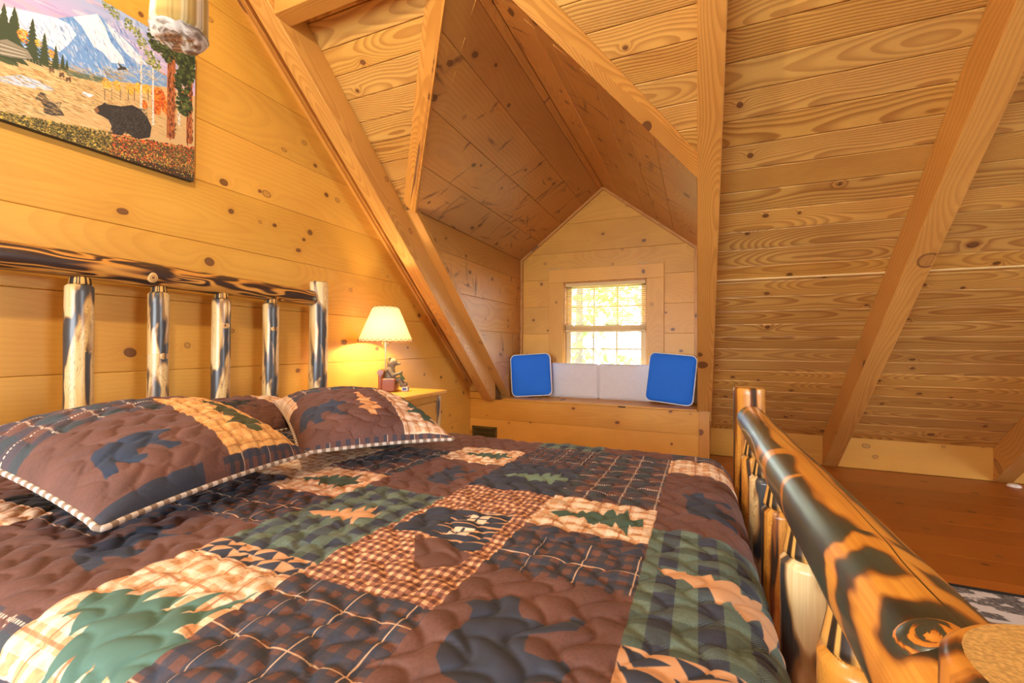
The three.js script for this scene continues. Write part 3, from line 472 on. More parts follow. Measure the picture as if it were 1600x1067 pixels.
// ---------------------------------------------------------------- patchwork cloth
const CL = { brown: hex(0x6c4a40), navy: hex(0x363d4c), green: hex(0x66796a), dgreen: hex(0x435248), tan: hex(0xd6a476), cream: hex(0xf0dabc), sage: hex(0x74937f), pine: hex(0x465f50), white: hex(0xe6d8c4), rust: hex(0x8d5a44) };
const band = (x, p, w) => { const m = ((x % p) + p) % p; return m < w ? 1 : 0; };
const twill = (u, v, p = 0.0035) => band(u + v, p, p / 2);
const CLOTH = {
  brown: () => CL.brown, navy: () => CL.navy,
  gingham: (u, v) => { const a = band(u, 0.0165, 0.0085), b = band(v, 0.0165, 0.0085); return a && b ? hex(0x6a4234) : a || b ? hex(0xa87258) : hex(0xecbe8e); },
  green: (u, v) => { const a = band(u, 0.062, 0.031), b = band(v, 0.062, 0.031); return a && b ? CL.navy : a ? (twill(u, v) ? CL.navy : CL.green) : b ? (twill(u, -v) ? CL.dgreen : CL.green) : CL.green; },
  dark: (u, v) => { if (band(u + 0.005, 0.088, 0.0022) || band(v + 0.02, 0.088, 0.0022)) return hex(0xcfae8c); const a = band(u, 0.029, 0.0145), b = band(v, 0.029, 0.0145); return a && b ? CL.brown : a || b ? mix(CL.navy, CL.brown, 0.25) : CL.navy; },
  pane: (u, v) => { const l = (x, y) => band(x, 0.085, 0.005) && band(y, 0.006, 0.0035); if (l(u + 0.01, v) || l(v + 0.03, u)) return hex(0xcdbba5); const a = band(u, 0.085, 0.04), b = band(v + 0.015, 0.085, 0.04); if (a && b) return mix(CL.navy, CL.dgreen, 0.4); return a || b ? (twill(u, v, 0.004) ? CL.navy : mix(CL.brown, CL.navy, 0.35)) : CL.brown; },
  tan: (u, v) => { let c = CL.tan; if (band(u, 0.034, 0.014)) c = mix(c, hex(0xf6e4c8), 0.62); if (band(v, 0.034, 0.014)) c = mix(c, hex(0xf6e4c8), 0.62); if (band(u + 0.01, 0.068, 0.004) || band(v + 0.01, 0.068, 0.004)) c = mix(c, hex(0xa86c44), 0.7); return c; },
  gold: (u, v) => { let c = hex(0xd79c58); if (band(u, 0.03, 0.012)) c = mix(c, hex(0xecc078), 0.6); if (band(v, 0.034, 0.012)) c = mix(c, hex(0xecc078), 0.5); if (band(u + 0.012, 0.06, 0.004) || band(v + 0.01, 0.06, 0.004)) c = mix(c, hex(0x9c6a3c), 0.6); return c; },
  backing: (u, v) => { const a = band(u, 0.024, 0.012), b = band(v, 0.024, 0.012); return a && b ? hex(0x7b6a58) : a || b ? hex(0xb9a994) : hex(0xe9e0d2); },
};
const BEAR = [[0.02, 0.35], [0.05, 0.5], [0.15, 0.6], [0.3, 0.64], [0.45, 0.62], [0.58, 0.6], [0.68, 0.62], [0.73, 0.69], [0.79, 0.66], [0.83, 0.6], [0.92, 0.55], [1, 0.47], [0.99, 0.42], [0.9, 0.4], [0.82, 0.38], [0.76, 0.34], [0.76, 0.22], [0.84, 0.1], [0.92, 0.08], [0.9, 0], [0.74, 0.02], [0.66, 0.15], [0.6, 0.25], [0.5, 0.24], [0.42, 0.22], [0.4, 0.1], [0.46, 0.03], [0.42, -0.02], [0.28, 0], [0.22, 0.12], [0.17, 0.2], [0.12, 0.1], [0.1, 0], [-0.04, 0], [-0.02, 0.12], [0, 0.25]];
const TREE = (() => { const R = [], n = 5; for (let i = 0; i < n; i++) { const y = 0.92 - i * 0.165, w = 0.12 + i * 0.085; R.push([w * 0.35, y + 0.02], [w, y - 0.1]); } R.push([0.1, 0.14], [0.14, 0.0]); return [[0, 1], ...R, ...R.slice().reverse().map(([x, y]) => [-x * (0.86 + 0.2 * Math.sin(y * 17)), y + 0.012])]; })();
class Cloth {   // a canvas in metres: a to the right, b downwards
  constructor(a0, a1, b0, b1, pxm) { this.a0 = a0; this.b0 = b0; this.k = pxm; this.w = Math.round((a1 - a0) * pxm); this.h = Math.round((b1 - b0) * pxm); this.c = document.createElement('canvas'); this.c.width = this.w; this.c.height = this.h; this.x = this.c.getContext('2d'); this.img = this.x.createImageData(this.w, this.h); }
  fill(kind, a0, a1, b0, b1) {
    const f = CLOTH[kind], d = this.img.data, X0 = Math.max(0, Math.round((a0 - this.a0) * this.k)), X1 = Math.min(this.w, Math.round((a1 - this.a0) * this.k)), Y0 = Math.max(0, Math.round((b0 - this.b0) * this.k)), Y1 = Math.min(this.h, Math.round((b1 - this.b0) * this.k));
    for (let y = Y0; y < Y1; y++) for (let x = X0; x < X1; x++) { const u = x / this.k + this.a0, v = y / this.k + this.b0, c = f(u, v), n = 1 + (noise(x / 2.2, y / 2.2, 256, 4) - 0.5) * 0.14 + (noise(x / 60, y / 60, 256, 6) - 0.5) * 0.14, i = 4 * (y * this.w + x); d[i] = clamp(c[0] * n, 0, 255); d[i + 1] = clamp(c[1] * n, 0, 255); d[i + 2] = clamp(c[2] * n, 0, 255); d[i + 3] = 255; }
  }
  flush() { this.x.putImageData(this.img, 0, 0); }
  poly(pts, color) { const x = this.x; x.fillStyle = `rgb(${color.map(Math.round).join(',')})`; x.beginPath(); pts.forEach(([a, b], i) => x[i ? 'lineTo' : 'moveTo']((a - this.a0) * this.k, (b - this.b0) * this.k)); x.closePath(); x.fill(); }
  motif(shape, at, across, up, color) { this.poly(shape.map(([p, q]) => [at[0] + p * across[0] + q * up[0], at[1] + p * across[1] + q * up[1]]), color); }
  triangles(a0, a1, b0, b1, n, c0, c1, flip) { this.poly([[a0, b0], [a1, b0], [a1, b1], [a0, b1]], c0); const w = (a1 - a0) / n; for (let i = 0; i < n; i++) { const a = a0 + i * w; for (const [p, q] of [[b0, (b0 + b1) / 2], [(b0 + b1) / 2, b1]]) this.poly(flip ? [[a, p], [a + w * 0.95, (p + q) / 2], [a + w * 0.3, q]] : [[a, q], [a + w, q], [a + w * 0.75, p]], c1); } }
  texture() { const t = new THREE.CanvasTexture(this.c); t.colorSpace = THREE.SRGBColorSpace; t.anisotropy = 8; t.magFilter = THREE.LinearFilter; return t; }
}
// wavy quilting seams: puffed cells between two families of scalloped lines
function puff(a, b, ca = 0.066, cb = 0.052) {
  const w1 = a / ca + 0.30 * Math.sin(2 * Math.PI * b / (cb * 2)) + 0.08 * Math.sin(b * 31), w2 = b / cb + 0.32 * Math.abs(Math.sin(Math.PI * (a / ca + 0.3 * Math.sin(2 * Math.PI * b / (cb * 2))))) + 0.5 * (Math.floor(w1) & 1);
  const f1 = Math.abs(Math.sin(Math.PI * w1)), f2 = Math.abs(Math.sin(Math.PI * w2));
  return (0.8 * Math.pow(f1, 0.5) * Math.pow(f2, 0.5) + 0.2 * Math.min(1, 5 * f1) * Math.min(1, 5 * f2)) * (0.75 + 0.5 * noise(Math.floor(w1) * 3.3 + 60, Math.floor(w2) * 2.7 + 60, 256, 7));
}
const clothMat = (t) => new THREE.MeshPhysicalMaterial({ map: t, roughness: 0.78, sheen: 0.35, sheenRoughness: 0.5, sheenColor: new THREE.Color(0.5, 0.5, 0.55) });
{
  // a = distance along the bed (x), b = distance across (z); both measured on the cloth
  const A0 = -1.94, A1 = 0.34, B0 = -2.12, B1 = 0.14, q = new Cloth(A0, A1, B0, B1, 860);
  const cols = [-1.94, -1.80, -1.555, -1.31, -1.065, -0.82, -0.58, -0.332, -0.085, 0.16, 0.34];
  const rows = {
    8: [['tan', -1.62, -1.43], ['brown', -1.43, -0.95], ['green', -0.95, -0.54], ['zig', -0.54, -0.475], ['tan', -0.475, -0.2], ['dark', -0.2, 0.14], ['pane', -2.12, -1.62]],
    7: [['pane', -1.62, -1.06], ['tan', -1.06, -0.855], ['tri', -0.855, -0.80], ['dark', -0.80, -0.655], ['brown', -0.655, -0.24], ['green', -0.24, 0.14], ['brown', -2.12, -1.62]],
    6: [['dark', -1.62, -1.40], ['tri', -1.40, -1.34], ['navy', -1.34, -1.055], ['gingham', -1.055, -0.505], ['dark', -0.505, -0.2], ['brown', -0.2, 0.14], ['green', -2.12, -1.62]],
    5: [['brown', -1.70, -1.5], ['tan', -1.50, -1.28], ['brown', -1.28, -0.935], ['green', -0.935, -0.54], ['zag', -0.54, -0.49], ['tan', -0.49, -0.235], ['dark', -0.235, 0.14], ['gingham', -2.12, -1.7]],
    4: [['brown', -1.75, -1.38], ['pane', -1.38, -1.03], ['tan', -1.03, -0.815], ['tri', -0.815, -0.765], ['dark', -0.765, -0.62], ['brown', -0.62, -0.29], ['pane', -0.29, 0.14], ['dark', -2.12, -1.75]],
    3: [['green', -2.12, -1.3], ['tan', -1.3, -0.9], ['dark', -0.9, -0.455], ['brown', -0.455, -0.285], ['pane', -0.285, 0.14]],
  };
  for (let c = 0; c < 10; c++) { const R = rows[c] || rows[[4, 7, 5, 6, 0, 0, 0, 0, 0, 6][c]]; for (const [k, b0, b1] of R) if (CLOTH[k]) q.fill(k, cols[c], cols[c + 1], b0, b1); }
  q.flush();
  for (let c = 3; c < 9; c++) for (const [k, b0, b1] of rows[c] || []) {
    if (k === 'zig') q.triangles(cols[c], cols[c + 1], b0, b1, 4, CL.tan, CL.navy, true);
    if (k === 'zag') q.triangles(cols[c], cols[c + 1], b0, b1, 6, CL.tan, CL.navy, false);
    if (k === 'tri') q.triangles(cols[c], cols[c + 1], b0, b1, 6, mix(CL.brown, CL.navy, 0.15), CL.navy, false);
  }
  // trees point to the headboard, bears stand with their feet to the footboard
  const tree = (tip, base, w, col) => { const u = [tip[0] - base[0], tip[1] - base[1]]; q.motif(TREE, base, [-(u[1]) / Math.hypot(...u) * w, u[0] / Math.hypot(...u) * w], u, col); };
  tree([-0.305, -0.935], [-0.105, -0.965], 0.17, CL.pine); tree([-0.062, -0.765], [0.145, -0.70], 0.17, CL.tan); tree([-0.54, -1.195], [-0.345, -1.215], 0.18, CL.sage);
  tree([-0.79, -0.71], [-0.635, -0.75], 0.15, CL.tan); tree([-1.03, -0.905], [-0.85, -0.93], 0.16, CL.pine); tree([-0.775, -1.385], [-0.60, -1.40], 0.14, CL.pine); tree([-0.805, -0.345], [-0.575, -0.30], 0.30, hex(0x547a6c));
  const bear = (rear, foot, len, h) => q.motif(BEAR, [foot, rear], [0, -len], [-h, 0], CL.navy);
  bear(-0.40, -0.135, 0.185, 0.235); bear(-1.06, 0.08, 0.19, 0.17); bear(-1.03, -0.625, 0.19, 0.15); bear(-0.385, -0.9, 0.17, 0.19);
  // cabin block in the gingham patch
  q.poly([[-0.565, -0.71], [-0.56, -0.86], [-0.37, -0.885], [-0.36, -0.70], [-0.41, -0.66], [-0.47, -0.72]], CL.navy); q.poly([[-0.5, -0.70], [-0.44, -0.71], [-0.36, -0.67], [-0.37, -0.62], [-0.43, -0.60]], CL.brown);
  for (let i = 0; i < 7; i++) { const b = -0.87 + i * 0.026; q.poly([[-0.49, b], [-0.36, b - 0.012], [-0.36, b - 0.006], [-0.49, b + 0.004]], CL.tan); }
  for (const b of [-0.85, -0.775]) { q.poly([[-0.455, b], [-0.41, b - 0.004], [-0.41, b + 0.036], [-0.455, b + 0.04]], CL.cream); q.poly([[-0.436, b], [-0.431, b], [-0.431, b + 0.036], [-0.436, b + 0.036]], CL.navy); q.poly([[-0.455, b + 0.018], [-0.41, b + 0.015], [-0.41, b + 0.019], [-0.455, b + 0.022]], CL.navy); }
  const tex = q.texture(); tex.flipY = false;
  const na = 560, nb = 560, pos = [], uv = [], idx = [], r = 0.085, fx0 = -1.86, fx1 = 0.02, fz0 = -1.685, fz1 = -0.33, TOP = 0.552;
  const at = (a, b) => {
    const ea = a > fx1 ? a - fx1 : a < fx0 ? a - fx0 : 0, eb = b < fz0 ? b - fz0 : b > fz1 ? b - fz1 : 0, e = Math.hypot(ea, eb), lift = 0.007 * (fbm(a * 3 + 20, b * 3 + 20, 256, 3) - 0.5) * 2;
    let x = clamp(a, fx0, fx1), z = clamp(b, fz0, fz1), y = TOP - 0.006 + lift + 0.036 * clamp((b + 1.6) / 1.1) * (0.45 + 0.55 * clamp((a + 1.5) / 0.8)), nx = 0, ny = 1, nz = 0;
    if (e > 0) { const cx = ea / e, cz = eb / e, ang = Math.min(e / r, Math.PI / 2 - 0.06), s = Math.sin(ang), c = Math.cos(ang), rest = Math.max(0, e - (Math.PI / 2 - 0.06) * r); x += cx * (s * r + rest * 0.05); z += cz * (s * r + rest * 0.05); y -= r * (1 - c) + rest; nx = cx * s; nz = cz * s; ny = c; }
    const h = 0.0075 * puff(a, b) + 0.0025 * fbm(a * 40 + 100, b * 14 + 100, 256, 8); return [x + nx * h, y + ny * h, z + nz * h];
  };
  for (let j = 0; j <= nb; j++) for (let i = 0; i <= na; i++) { const a = A0 + 0.002 + (A1 - A0 - 0.004) * i / na, b = B0 + 0.002 + (B1 - B0 - 0.004) * j / nb; pos.push(...at(a, b)); uv.push((a - A0) / (A1 - A0), (b - B0) / (B1 - B0)); }
  for (let j = 0; j < nb; j++) for (let i = 0; i < na; i++) { const k = j * (na + 1) + i; idx.push(k, k + na + 1, k + 1, k + 1, k + na + 1, k + na + 2); }
  const g = new THREE.BufferGeometry(); g.setAttribute('position', new THREE.Float32BufferAttribute(pos, 3)); g.setAttribute('uv', new THREE.Float32BufferAttribute(uv, 2)); g.setIndex(idx); g.computeVertexNormals();
  const m = clothMat(tex); m.side = THREE.DoubleSide;
  single('patchwork_quilt', g, m, 'brown, navy and green patchwork quilt with bears and pine trees spread over the bed', 'quilt');
}
console.log('quilt done');
// pillow shams
const bindingMat = (() => { const t = dataTexture(32, 8, (x, y) => x < 16 ? hex(0xdcd2c2) : hex(0x94806c)); t.repeat.set(95, 1); return new THREE.MeshStandardMaterial({ map: t, roughness: 0.85 }); })();
function pillow(C, draw, label, seed, T = 0.085, base) {
  const [BL, BR, TL, TR] = C.map((p) => V(...p)), n = 150, S = BR.clone().sub(BL).add(TR).sub(TL), U = TL.clone().sub(BL).add(TR).sub(BR), N = S.clone().cross(U).normalize(); if (N.y < 0) N.negate();
  const W = S.length() / 2, H = U.length() / 2, c = new Cloth(0, W, 0, H, 1100); draw(c, W, H); const tex = c.texture(); tex.flipY = false;
  const t = thing('pillow', base, label, 'pillow');
  const sheet = (sgn, depth) => {
    const pos = [], uv = [], idx = [];
    for (let j = 0; j <= n; j++) for (let i = 0; i <= n; i++) {
      const s = i / n, q = j / n, ps = 2 * s - 1, pq = 2 * q - 1, pin = 0.03 * (1 - Math.pow(Math.abs(ps), 2)) * Math.pow(Math.abs(pq), 6), pin2 = 0.03 * (1 - Math.pow(Math.abs(pq), 2)) * Math.pow(Math.abs(ps), 6);
      const s2 = s - Math.sign(ps) * pin2, q2 = q - Math.sign(pq) * pin; const edge = Math.pow((1 - Math.pow(Math.abs(ps), 2.6)) * (1 - Math.pow(Math.abs(pq), 2.6)), 0.62);
      const p = BL.clone().multiplyScalar((1 - s2) * (1 - q2)).addScaledVector(BR, s2 * (1 - q2)).addScaledVector(TL, (1 - s2) * q2).addScaledVector(TR, s2 * q2);
      const h = depth * edge * (0.93 + 0.2 * (fbm(s * 3 + seed, q * 3, 256, 5) - 0.5)) + (sgn > 0 ? 0.009 * puff(s * W + seed, q * H) * Math.min(1, edge * 2.5) : 0); p.addScaledVector(N, sgn * h); pos.push(p.x, p.y, p.z); uv.push(s, q);
    }
    for (let j = 0; j < n; j++) for (let i = 0; i < n; i++) { const k = j * (n + 1) + i; sgn > 0 ? idx.push(k, k + 1, k + n + 1, k + 1, k + n + 2, k + n + 1) : idx.push(k, k + n + 1, k + 1, k + 1, k + n + 1, k + n + 2); }
    const g = new THREE.BufferGeometry(); g.setAttribute('position', new THREE.Float32BufferAttribute(pos, 3)); g.setAttribute('uv', new THREE.Float32BufferAttribute(uv, 2)); g.setIndex(idx); g.computeVertexNormals(); if (N.dot(V(g.attributes.normal.getX(11400), g.attributes.normal.getY(11400), g.attributes.normal.getZ(11400))) * sgn < 0) { g.setIndex(idx.map((_, i) => idx[i % 3 === 1 ? i + 1 : i % 3 === 2 ? i - 1 : i])); g.computeVertexNormals(); } return g;
  };
  const back = new Cloth(0, W, 0, H, 500); back.fill('backing', 0, W, 0, H); back.flush(); const bt = back.texture(); bt.flipY = false;
  const rim = [], edgeAt = (s, q) => { const ps = 2 * s - 1, pq = 2 * q - 1, s2 = s - Math.sign(ps) * 0.03 * (1 - pq * pq) * Math.pow(Math.abs(ps), 6), q2 = q - Math.sign(pq) * 0.03 * (1 - ps * ps) * Math.pow(Math.abs(pq), 6); return BL.clone().multiplyScalar((1 - s2) * (1 - q2)).addScaledVector(BR, s2 * (1 - q2)).addScaledVector(TL, (1 - s2) * q2).addScaledVector(TR, s2 * q2).addScaledVector(N, -0.005); };
  for (let k = 0; k < 14; k++) rim.push(edgeAt(k / 14, 0)); for (let k = 0; k < 14; k++) rim.push(edgeAt(1, k / 14)); for (let k = 0; k < 14; k++) rim.push(edgeAt(1 - k / 14, 1)); for (let k = 0; k < 14; k++) rim.push(edgeAt(0, 1 - k / 14));
  part('binding', new THREE.TubeGeometry(new THREE.CatmullRomCurve3(rim, true), 260, 0.006, 8, true), bindingMat, t, 'brown and white checked edge binding');
  part('front_cover', sheet(1, T), clothMat(tex), t, 'quilted patchwork front'); part('back_cover', sheet(-1, T * 0.45), clothMat(bt), t, 'brown and white checked back');
}
pillow([[-0.945, 0.635, -0.415], [-1.045, 0.635, -0.935], [-1.60, 0.715, -0.40], [-1.655, 0.715, -1.03]], (c, W, H) => {
  c.fill('brown', 0, W, 0, H); c.fill('pane', 0, W * 0.56, H * 0.52, H); c.fill('brown', W * 0.56, W, H * 0.7, H); c.fill('gold', W * 0.54, W * 0.985, H * 0.05, H * 0.68); c.fill('navy', 0, W * 0.40, 0, H * 0.045); c.fill('dark', W * 0.5, W, 0, H * 0.05); c.flush();
  c.motif(BEAR, [W * 0.10, H * 0.14], [W * 0.30, H * 0.01], [-W * 0.02, H * 0.25], hex(0x2d3b50)); c.motif(TREE, [W * 0.76, H * 0.15], [W * 0.30, 0], [0, H * 0.48], hex(0x4d4f30));
}, 'quilted pillow with navy bear and dark pine tree on gold plaid', 3, 0.105, [-1.3, 0.6, -0.7]);
pillow([[-1.065, 0.635, -0.925], [-0.775, 0.63, -1.305], [-1.62, 0.715, -1.28], [-1.33, 0.69, -1.665]], (c, W, H) => {
  c.fill('brown', 0, W, 0, H); c.fill('pane', 0, W, H * 0.62, H); c.fill('tan', 0, W * 0.07, H * 0.5, H); c.fill('tan', W * 0.66, W, H * 0.014, H * 0.62); c.fill('dark', 0, W, 0, H * 0.014); c.flush();
  c.motif(BEAR, [W * 0.03, H * 0.16], [W * 0.33, 0], [0, H * 0.33], CL.navy); c.motif(TREE, [W * 0.49, H * 0.14], [W * 0.2, 0], [0, H * 0.40], hex(0xdda066)); c.motif(TREE, [W * 0.87, H * 0.09], [W * 0.34, 0], [0, H * 0.5], CL.pine);
}, 'quilted pillow with navy bear and small tan tree, turned towards the nightstand', 9, 0.10, [-1.2, 0.6, -1.3]);
pillow([[-1.42, 0.63, -0.86], [-1.42, 0.63, -1.42], [-1.84, 0.70, -0.86], [-1.84, 0.70, -1.44]], (c, W, H) => {
  c.fill('brown', 0, W, 0, H); c.fill('tan', W * 0.7, W, 0, H); c.flush(); c.motif(BEAR, [W * 0.34, H * 0.4], [W * 0.26, 0], [0, H * 0.42], hex(0x33352f));
}, 'brown pillow with a dark bear tucked behind the two quilted pillows', 15, 0.05, [-1.63, 0.6, -1.15]);

// ---------------------------------------------------------------- nightstand
{
  const x0 = -2.04, x1 = -1.54, z0 = -2.505, z1 = -2.0, t = thing('nightstand', [-1.79, 0, -2.25], 'pine nightstand with log corner posts and a drawer, beside the bed', 'nightstand');
  part('top', grainUV(box(x0, x1, 0.624, 0.65, z0, z1, 0.006), V(0, 0, 1), 'pine', 1, 0.2), wood('pine', [1.08, 1.06, 0.98]), t);
  const pm = wood('pine', [1.0, 0.97, 0.85]);
  part('body', grainUV(box(x0 + 0.02, x1 - 0.05, 0.08, 0.624, z0 + 0.05, z1 - 0.04, 0.004), V(0, 1, 0), 'pine', 3, 0.4), pm, t);
  for (const [y0, y1] of [[0.42, 0.575], [0.25, 0.41], [0.09, 0.24]]) { const d = part('drawer', grainUV(box(x1 - 0.052, x1 - 0.036, y0, y1, z0 + 0.075, z1 - 0.06, 0.004), V(0, 0, 1), 'pine', 5, y0), pm, t); part('knob', new THREE.SphereGeometry(0.014, 16, 12).translate(x1 - 0.022, (y0 + y1) / 2, (z0 + z1) / 2), wood('beam'), d); }
  part('apron', grainUV(box(x1 - 0.05, x1 - 0.032, 0.585, 0.624, z0 + 0.07, z1 - 0.055, 0.003), V(0, 0, 1), 'pine', 0, 0.1), pm, t);
  for (const [x, z] of [[x1 - 0.045, z0 + 0.05], [x1 - 0.045, z1 - 0.05], [x0 + 0.04, z0 + 0.05], [x0 + 0.04, z1 - 0.05]]) part('leg', logGeo([x, 0, z], [x, 0.622, z], 0.025, 0.025, 70, { seg: 16, rad: 20, vo: 0.3 }), LOG.pale2, t);
}
// ---------------------------------------------------------------- table lamp: bear in an armchair
{
  const PX = -1.852, PZ = -2.262, Y0 = 0.65, t = thing('table_lamp', [PX, Y0, PZ], 'lit table lamp with laced parchment shade and a seated bear base on the nightstand', 'lamp');
  const dir = 0.5, fwd = V(Math.cos(dir), 0, -Math.sin(dir)), side = V(Math.sin(dir), 0, Math.cos(dir));
  const place = (g, fx, y, sz) => { g.rotateY(dir); const p = V(PX, Y0 + y, PZ).addScaledVector(fwd, fx).addScaledVector(side, sz); return g.translate(p.x, p.y, p.z); };
  const chairM = new THREE.MeshPhysicalMaterial({ color: lin('#82431a'), roughness: 0.3, clearcoat: 0.6, clearcoatRoughness: 0.2 });
  const rb = (w, h, d, r) => new RoundedBoxGeometry(w, h, d, 3, r);
  part('armchair', [place(rb(0.095, 0.05, 0.11, 0.01), 0.03, 0.026, 0), place(rb(0.03, 0.13, 0.115, 0.013), -0.022, 0.066, 0), place(rb(0.085, 0.085, 0.026, 0.009), 0.03, 0.0435, 0.055), place(rb(0.085, 0.085, 0.026, 0.009), 0.03, 0.0435, -0.055), place(new THREE.CylinderGeometry(0.019, 0.019, 0.115, 16).rotateX(Math.PI / 2), -0.022, 0.122, 0)], chairM, t, 'glazed brown armchair');
  // bear figure as one surface
  const bones = [[[0.012, 0.055, 0], [0.012, 0.12, 0], 0.036, 0.03], [[0.012, 0.12, 0], [0.02, 0.165, 0], 0.024, 0.026], [[0.02, 0.172, 0], [0.032, 0.178, 0], 0.0275, 0.024], [[0.04, 0.172, 0], [0.066, 0.166, 0], 0.015, 0.0085],
    [[0.008, 0.2, 0.019], [0.01, 0.203, 0.019], 0.0075, 0.007], [[0.008, 0.2, -0.019], [0.01, 0.203, -0.019], 0.0075, 0.007]];
  for (const s of [1, -1]) bones.push([[0.01, 0.13, 0.026 * s], [0.035, 0.095, 0.034 * s], 0.015, 0.012], [[0.035, 0.095, 0.034 * s], [0.08, 0.112, 0.016 * s], 0.012, 0.01], [[0.02, 0.058, 0.018 * s], [0.075, 0.068, 0.02 * s], 0.02, 0.015], [[0.075, 0.068, 0.02 * s], [0.093, 0.03, 0.018 * s], 0.014, 0.012], [[0.093, 0.03, 0.018 * s], [0.112, 0.036, 0.019 * s], 0.013, 0.011]);
  const N = 60, lo = V(-0.04, 0.0, -0.07), size = 0.23, mc = new MarchingCubes(N, new THREE.MeshStandardMaterial(), false, false, 60000);
  for (let k = 0; k < N; k++) for (let j = 0; j < N; j++) for (let i = 0; i < N; i++) {
    const p = V(lo.x + size * i / N, lo.y + size * j / N, lo.z + size * k / N - 0.045); let d = 1;
    for (const [a, b, r0, r1] of bones) { const A = V(...a), B = V(...b), ab = B.clone().sub(A), h = clamp(p.clone().sub(A).dot(ab) / ab.lengthSq()), dd = p.distanceTo(A.addScaledVector(ab, h)) - (r0 + (r1 - r0) * h), w = clamp(0.5 + 0.5 * (d - dd) / 0.008); d = d * (1 - w) + dd * w - 0.008 * w * (1 - w); }
    mc.field[i + j * N + k * N * N] = -(d - 0.0022 * (noise(p.x * 260 + 90, p.y * 160 + p.z * 300 + 90, 256, 3) - 0.5));
  }
  mc.isolation = 0; mc.update();
  const cnt = mc.count, P = new Float32Array(cnt * 3); for (let i = 0; i < cnt; i++) { P[3 * i] = lo.x + size * (mc.positionArray[3 * i] + 1) / 2; P[3 * i + 1] = lo.y + size * (mc.positionArray[3 * i + 1] + 1) / 2; P[3 * i + 2] = lo.z - 0.045 + size * (mc.positionArray[3 * i + 2] + 1) / 2; }
  let bg = new THREE.BufferGeometry(); bg.setAttribute('position', new THREE.BufferAttribute(P, 3)); bg = mergeVertices(bg, 1e-5); bg.computeVertexNormals();
  const bearM = new THREE.MeshStandardMaterial({ color: lin('#6a6050'), roughness: 0.5 });
  const bear = part('bear_figure', place(bg, 0.018, 0.008, 0), bearM, t, 'grey-brown bear sitting in the armchair');
  part('nose', place(new THREE.SphereGeometry(0.005, 10, 8), 0.092, 0.177, 0), new THREE.MeshStandardMaterial({ color: lin('#2a2420'), roughness: 0.4 }), bear);
  const bookM = new THREE.MeshStandardMaterial({ color: lin('#3f6a3c'), roughness: 0.5 });
  const bk = new THREE.BoxGeometry(0.004, 0.05, 0.07); bk.rotateZ(0.6); part('green_book', place(bk, 0.105, 0.094, 0), bookM, t, 'green open book or cloth on the bear\'s lap');
  part('footstool', [place(rb(0.04, 0.03, 0.055, 0.003), 0.125, 0.0155, 0)], new THREE.MeshStandardMaterial({ color: lin('#d9d3c0'), roughness: 0.5 }), t, 'small cream block with blue panels');
  part('blue_panel', [place(new THREE.BoxGeometry(0.025, 0.016, 0.002), 0.125, 0.0155, 0.028), place(new THREE.BoxGeometry(0.002, 0.016, 0.02), 0.146, 0.0155, 0.012), place(new THREE.BoxGeometry(0.002, 0.016, 0.02), 0.146, 0.0155, -0.013)], new THREE.MeshStandardMaterial({ color: lin('#3d5a9a'), roughness: 0.5 }), t);
  const brass = new THREE.MeshStandardMaterial({ color: lin('#a89878'), metalness: 0.9, roughness: 0.3 });
  part('pole', [cyl([PX, 0.655, PZ], [PX, 0.945, PZ], 0.0042), cyl([PX, 0.90, PZ], [PX, 0.93, PZ], 0.0065)], brass, t);
  part('socket', [cyl([PX, 0.935, PZ], [PX, 0.985, PZ], 0.016, 0.018), new THREE.TorusGeometry(0.03, 0.0025, 8, 24, Math.PI).rotateZ(Math.PI).translate(PX, 0.972, PZ)], brass, t);
  const bulbM = new THREE.MeshStandardMaterial({ color: 0xffffff, emissive: new THREE.Color(1, 0.78, 0.45), emissiveIntensity: 6 });
  part('bulb', new THREE.SphereGeometry(0.03, 16, 12).translate(PX, 1.025, PZ), bulbM, t);
  const yb = 0.969, yt = 1.192, rB = 0.172, rT = 0.08;
  const shadeM = new THREE.MeshPhysicalMaterial({ color: lin('#ecd29c'), roughness: 0.95, transmission: 0.15, thickness: 0, side: THREE.DoubleSide });
  const sh = part('lamp_shade', new THREE.CylinderGeometry(rT, rB, yt - yb, 64, 4, true).translate(PX, (yt + yb) / 2, PZ), shadeM, t, 'glowing parchment lamp shade');
  const lace = new THREE.MeshStandardMaterial({ color: lin('#8a4a26'), roughness: 0.7 });
  const whip = (r, y, n, h, k) => { const pts = []; for (let i = 0; i <= n * 8; i++) { const a = i / (n * 8) * Math.PI * 2, q = (i % 8) / 8, dy = q < 0.5 ? q * 2 : 2 - q * 2, rr = r - k * dy * h + 0.0025; pts.push(V(PX + rr * Math.cos(a), y + (k > 0 ? 1 : -1) * dy * h, PZ + rr * Math.sin(a))); } return new THREE.TubeGeometry(new THREE.CatmullRomCurve3(pts, false), n * 16, 0.0016, 5, false); };
  part('lacing', [whip(rB, yb, 30, 0.016, 0.4), new THREE.TorusGeometry(rB, 0.0022, 6, 64).rotateX(Math.PI / 2).translate(PX, yb, PZ)], lace, sh, 'brown leather lacing along the lower rim');
  part('lacing', [whip(rT, yt, 16, 0.011, -0.4), new THREE.TorusGeometry(rT, 0.0016, 6, 48).rotateX(Math.PI / 2).translate(PX, yt, PZ)], lace, sh, 'brown leather lacing along the upper rim');
  part('cord', tube([[PX - 0.03, 0.66, PZ], [PX - 0.08, 0.654, PZ + 0.03], [PX - 0.13, 0.664, PZ + 0.01], [PX - 0.16, 0.656, PZ + 0.08], [PX - 0.188, 0.655, PZ + 0.2]], 0.0028, 30, 6), new THREE.MeshStandardMaterial({ color: lin('#2c2416'), roughness: 0.6 }), t);
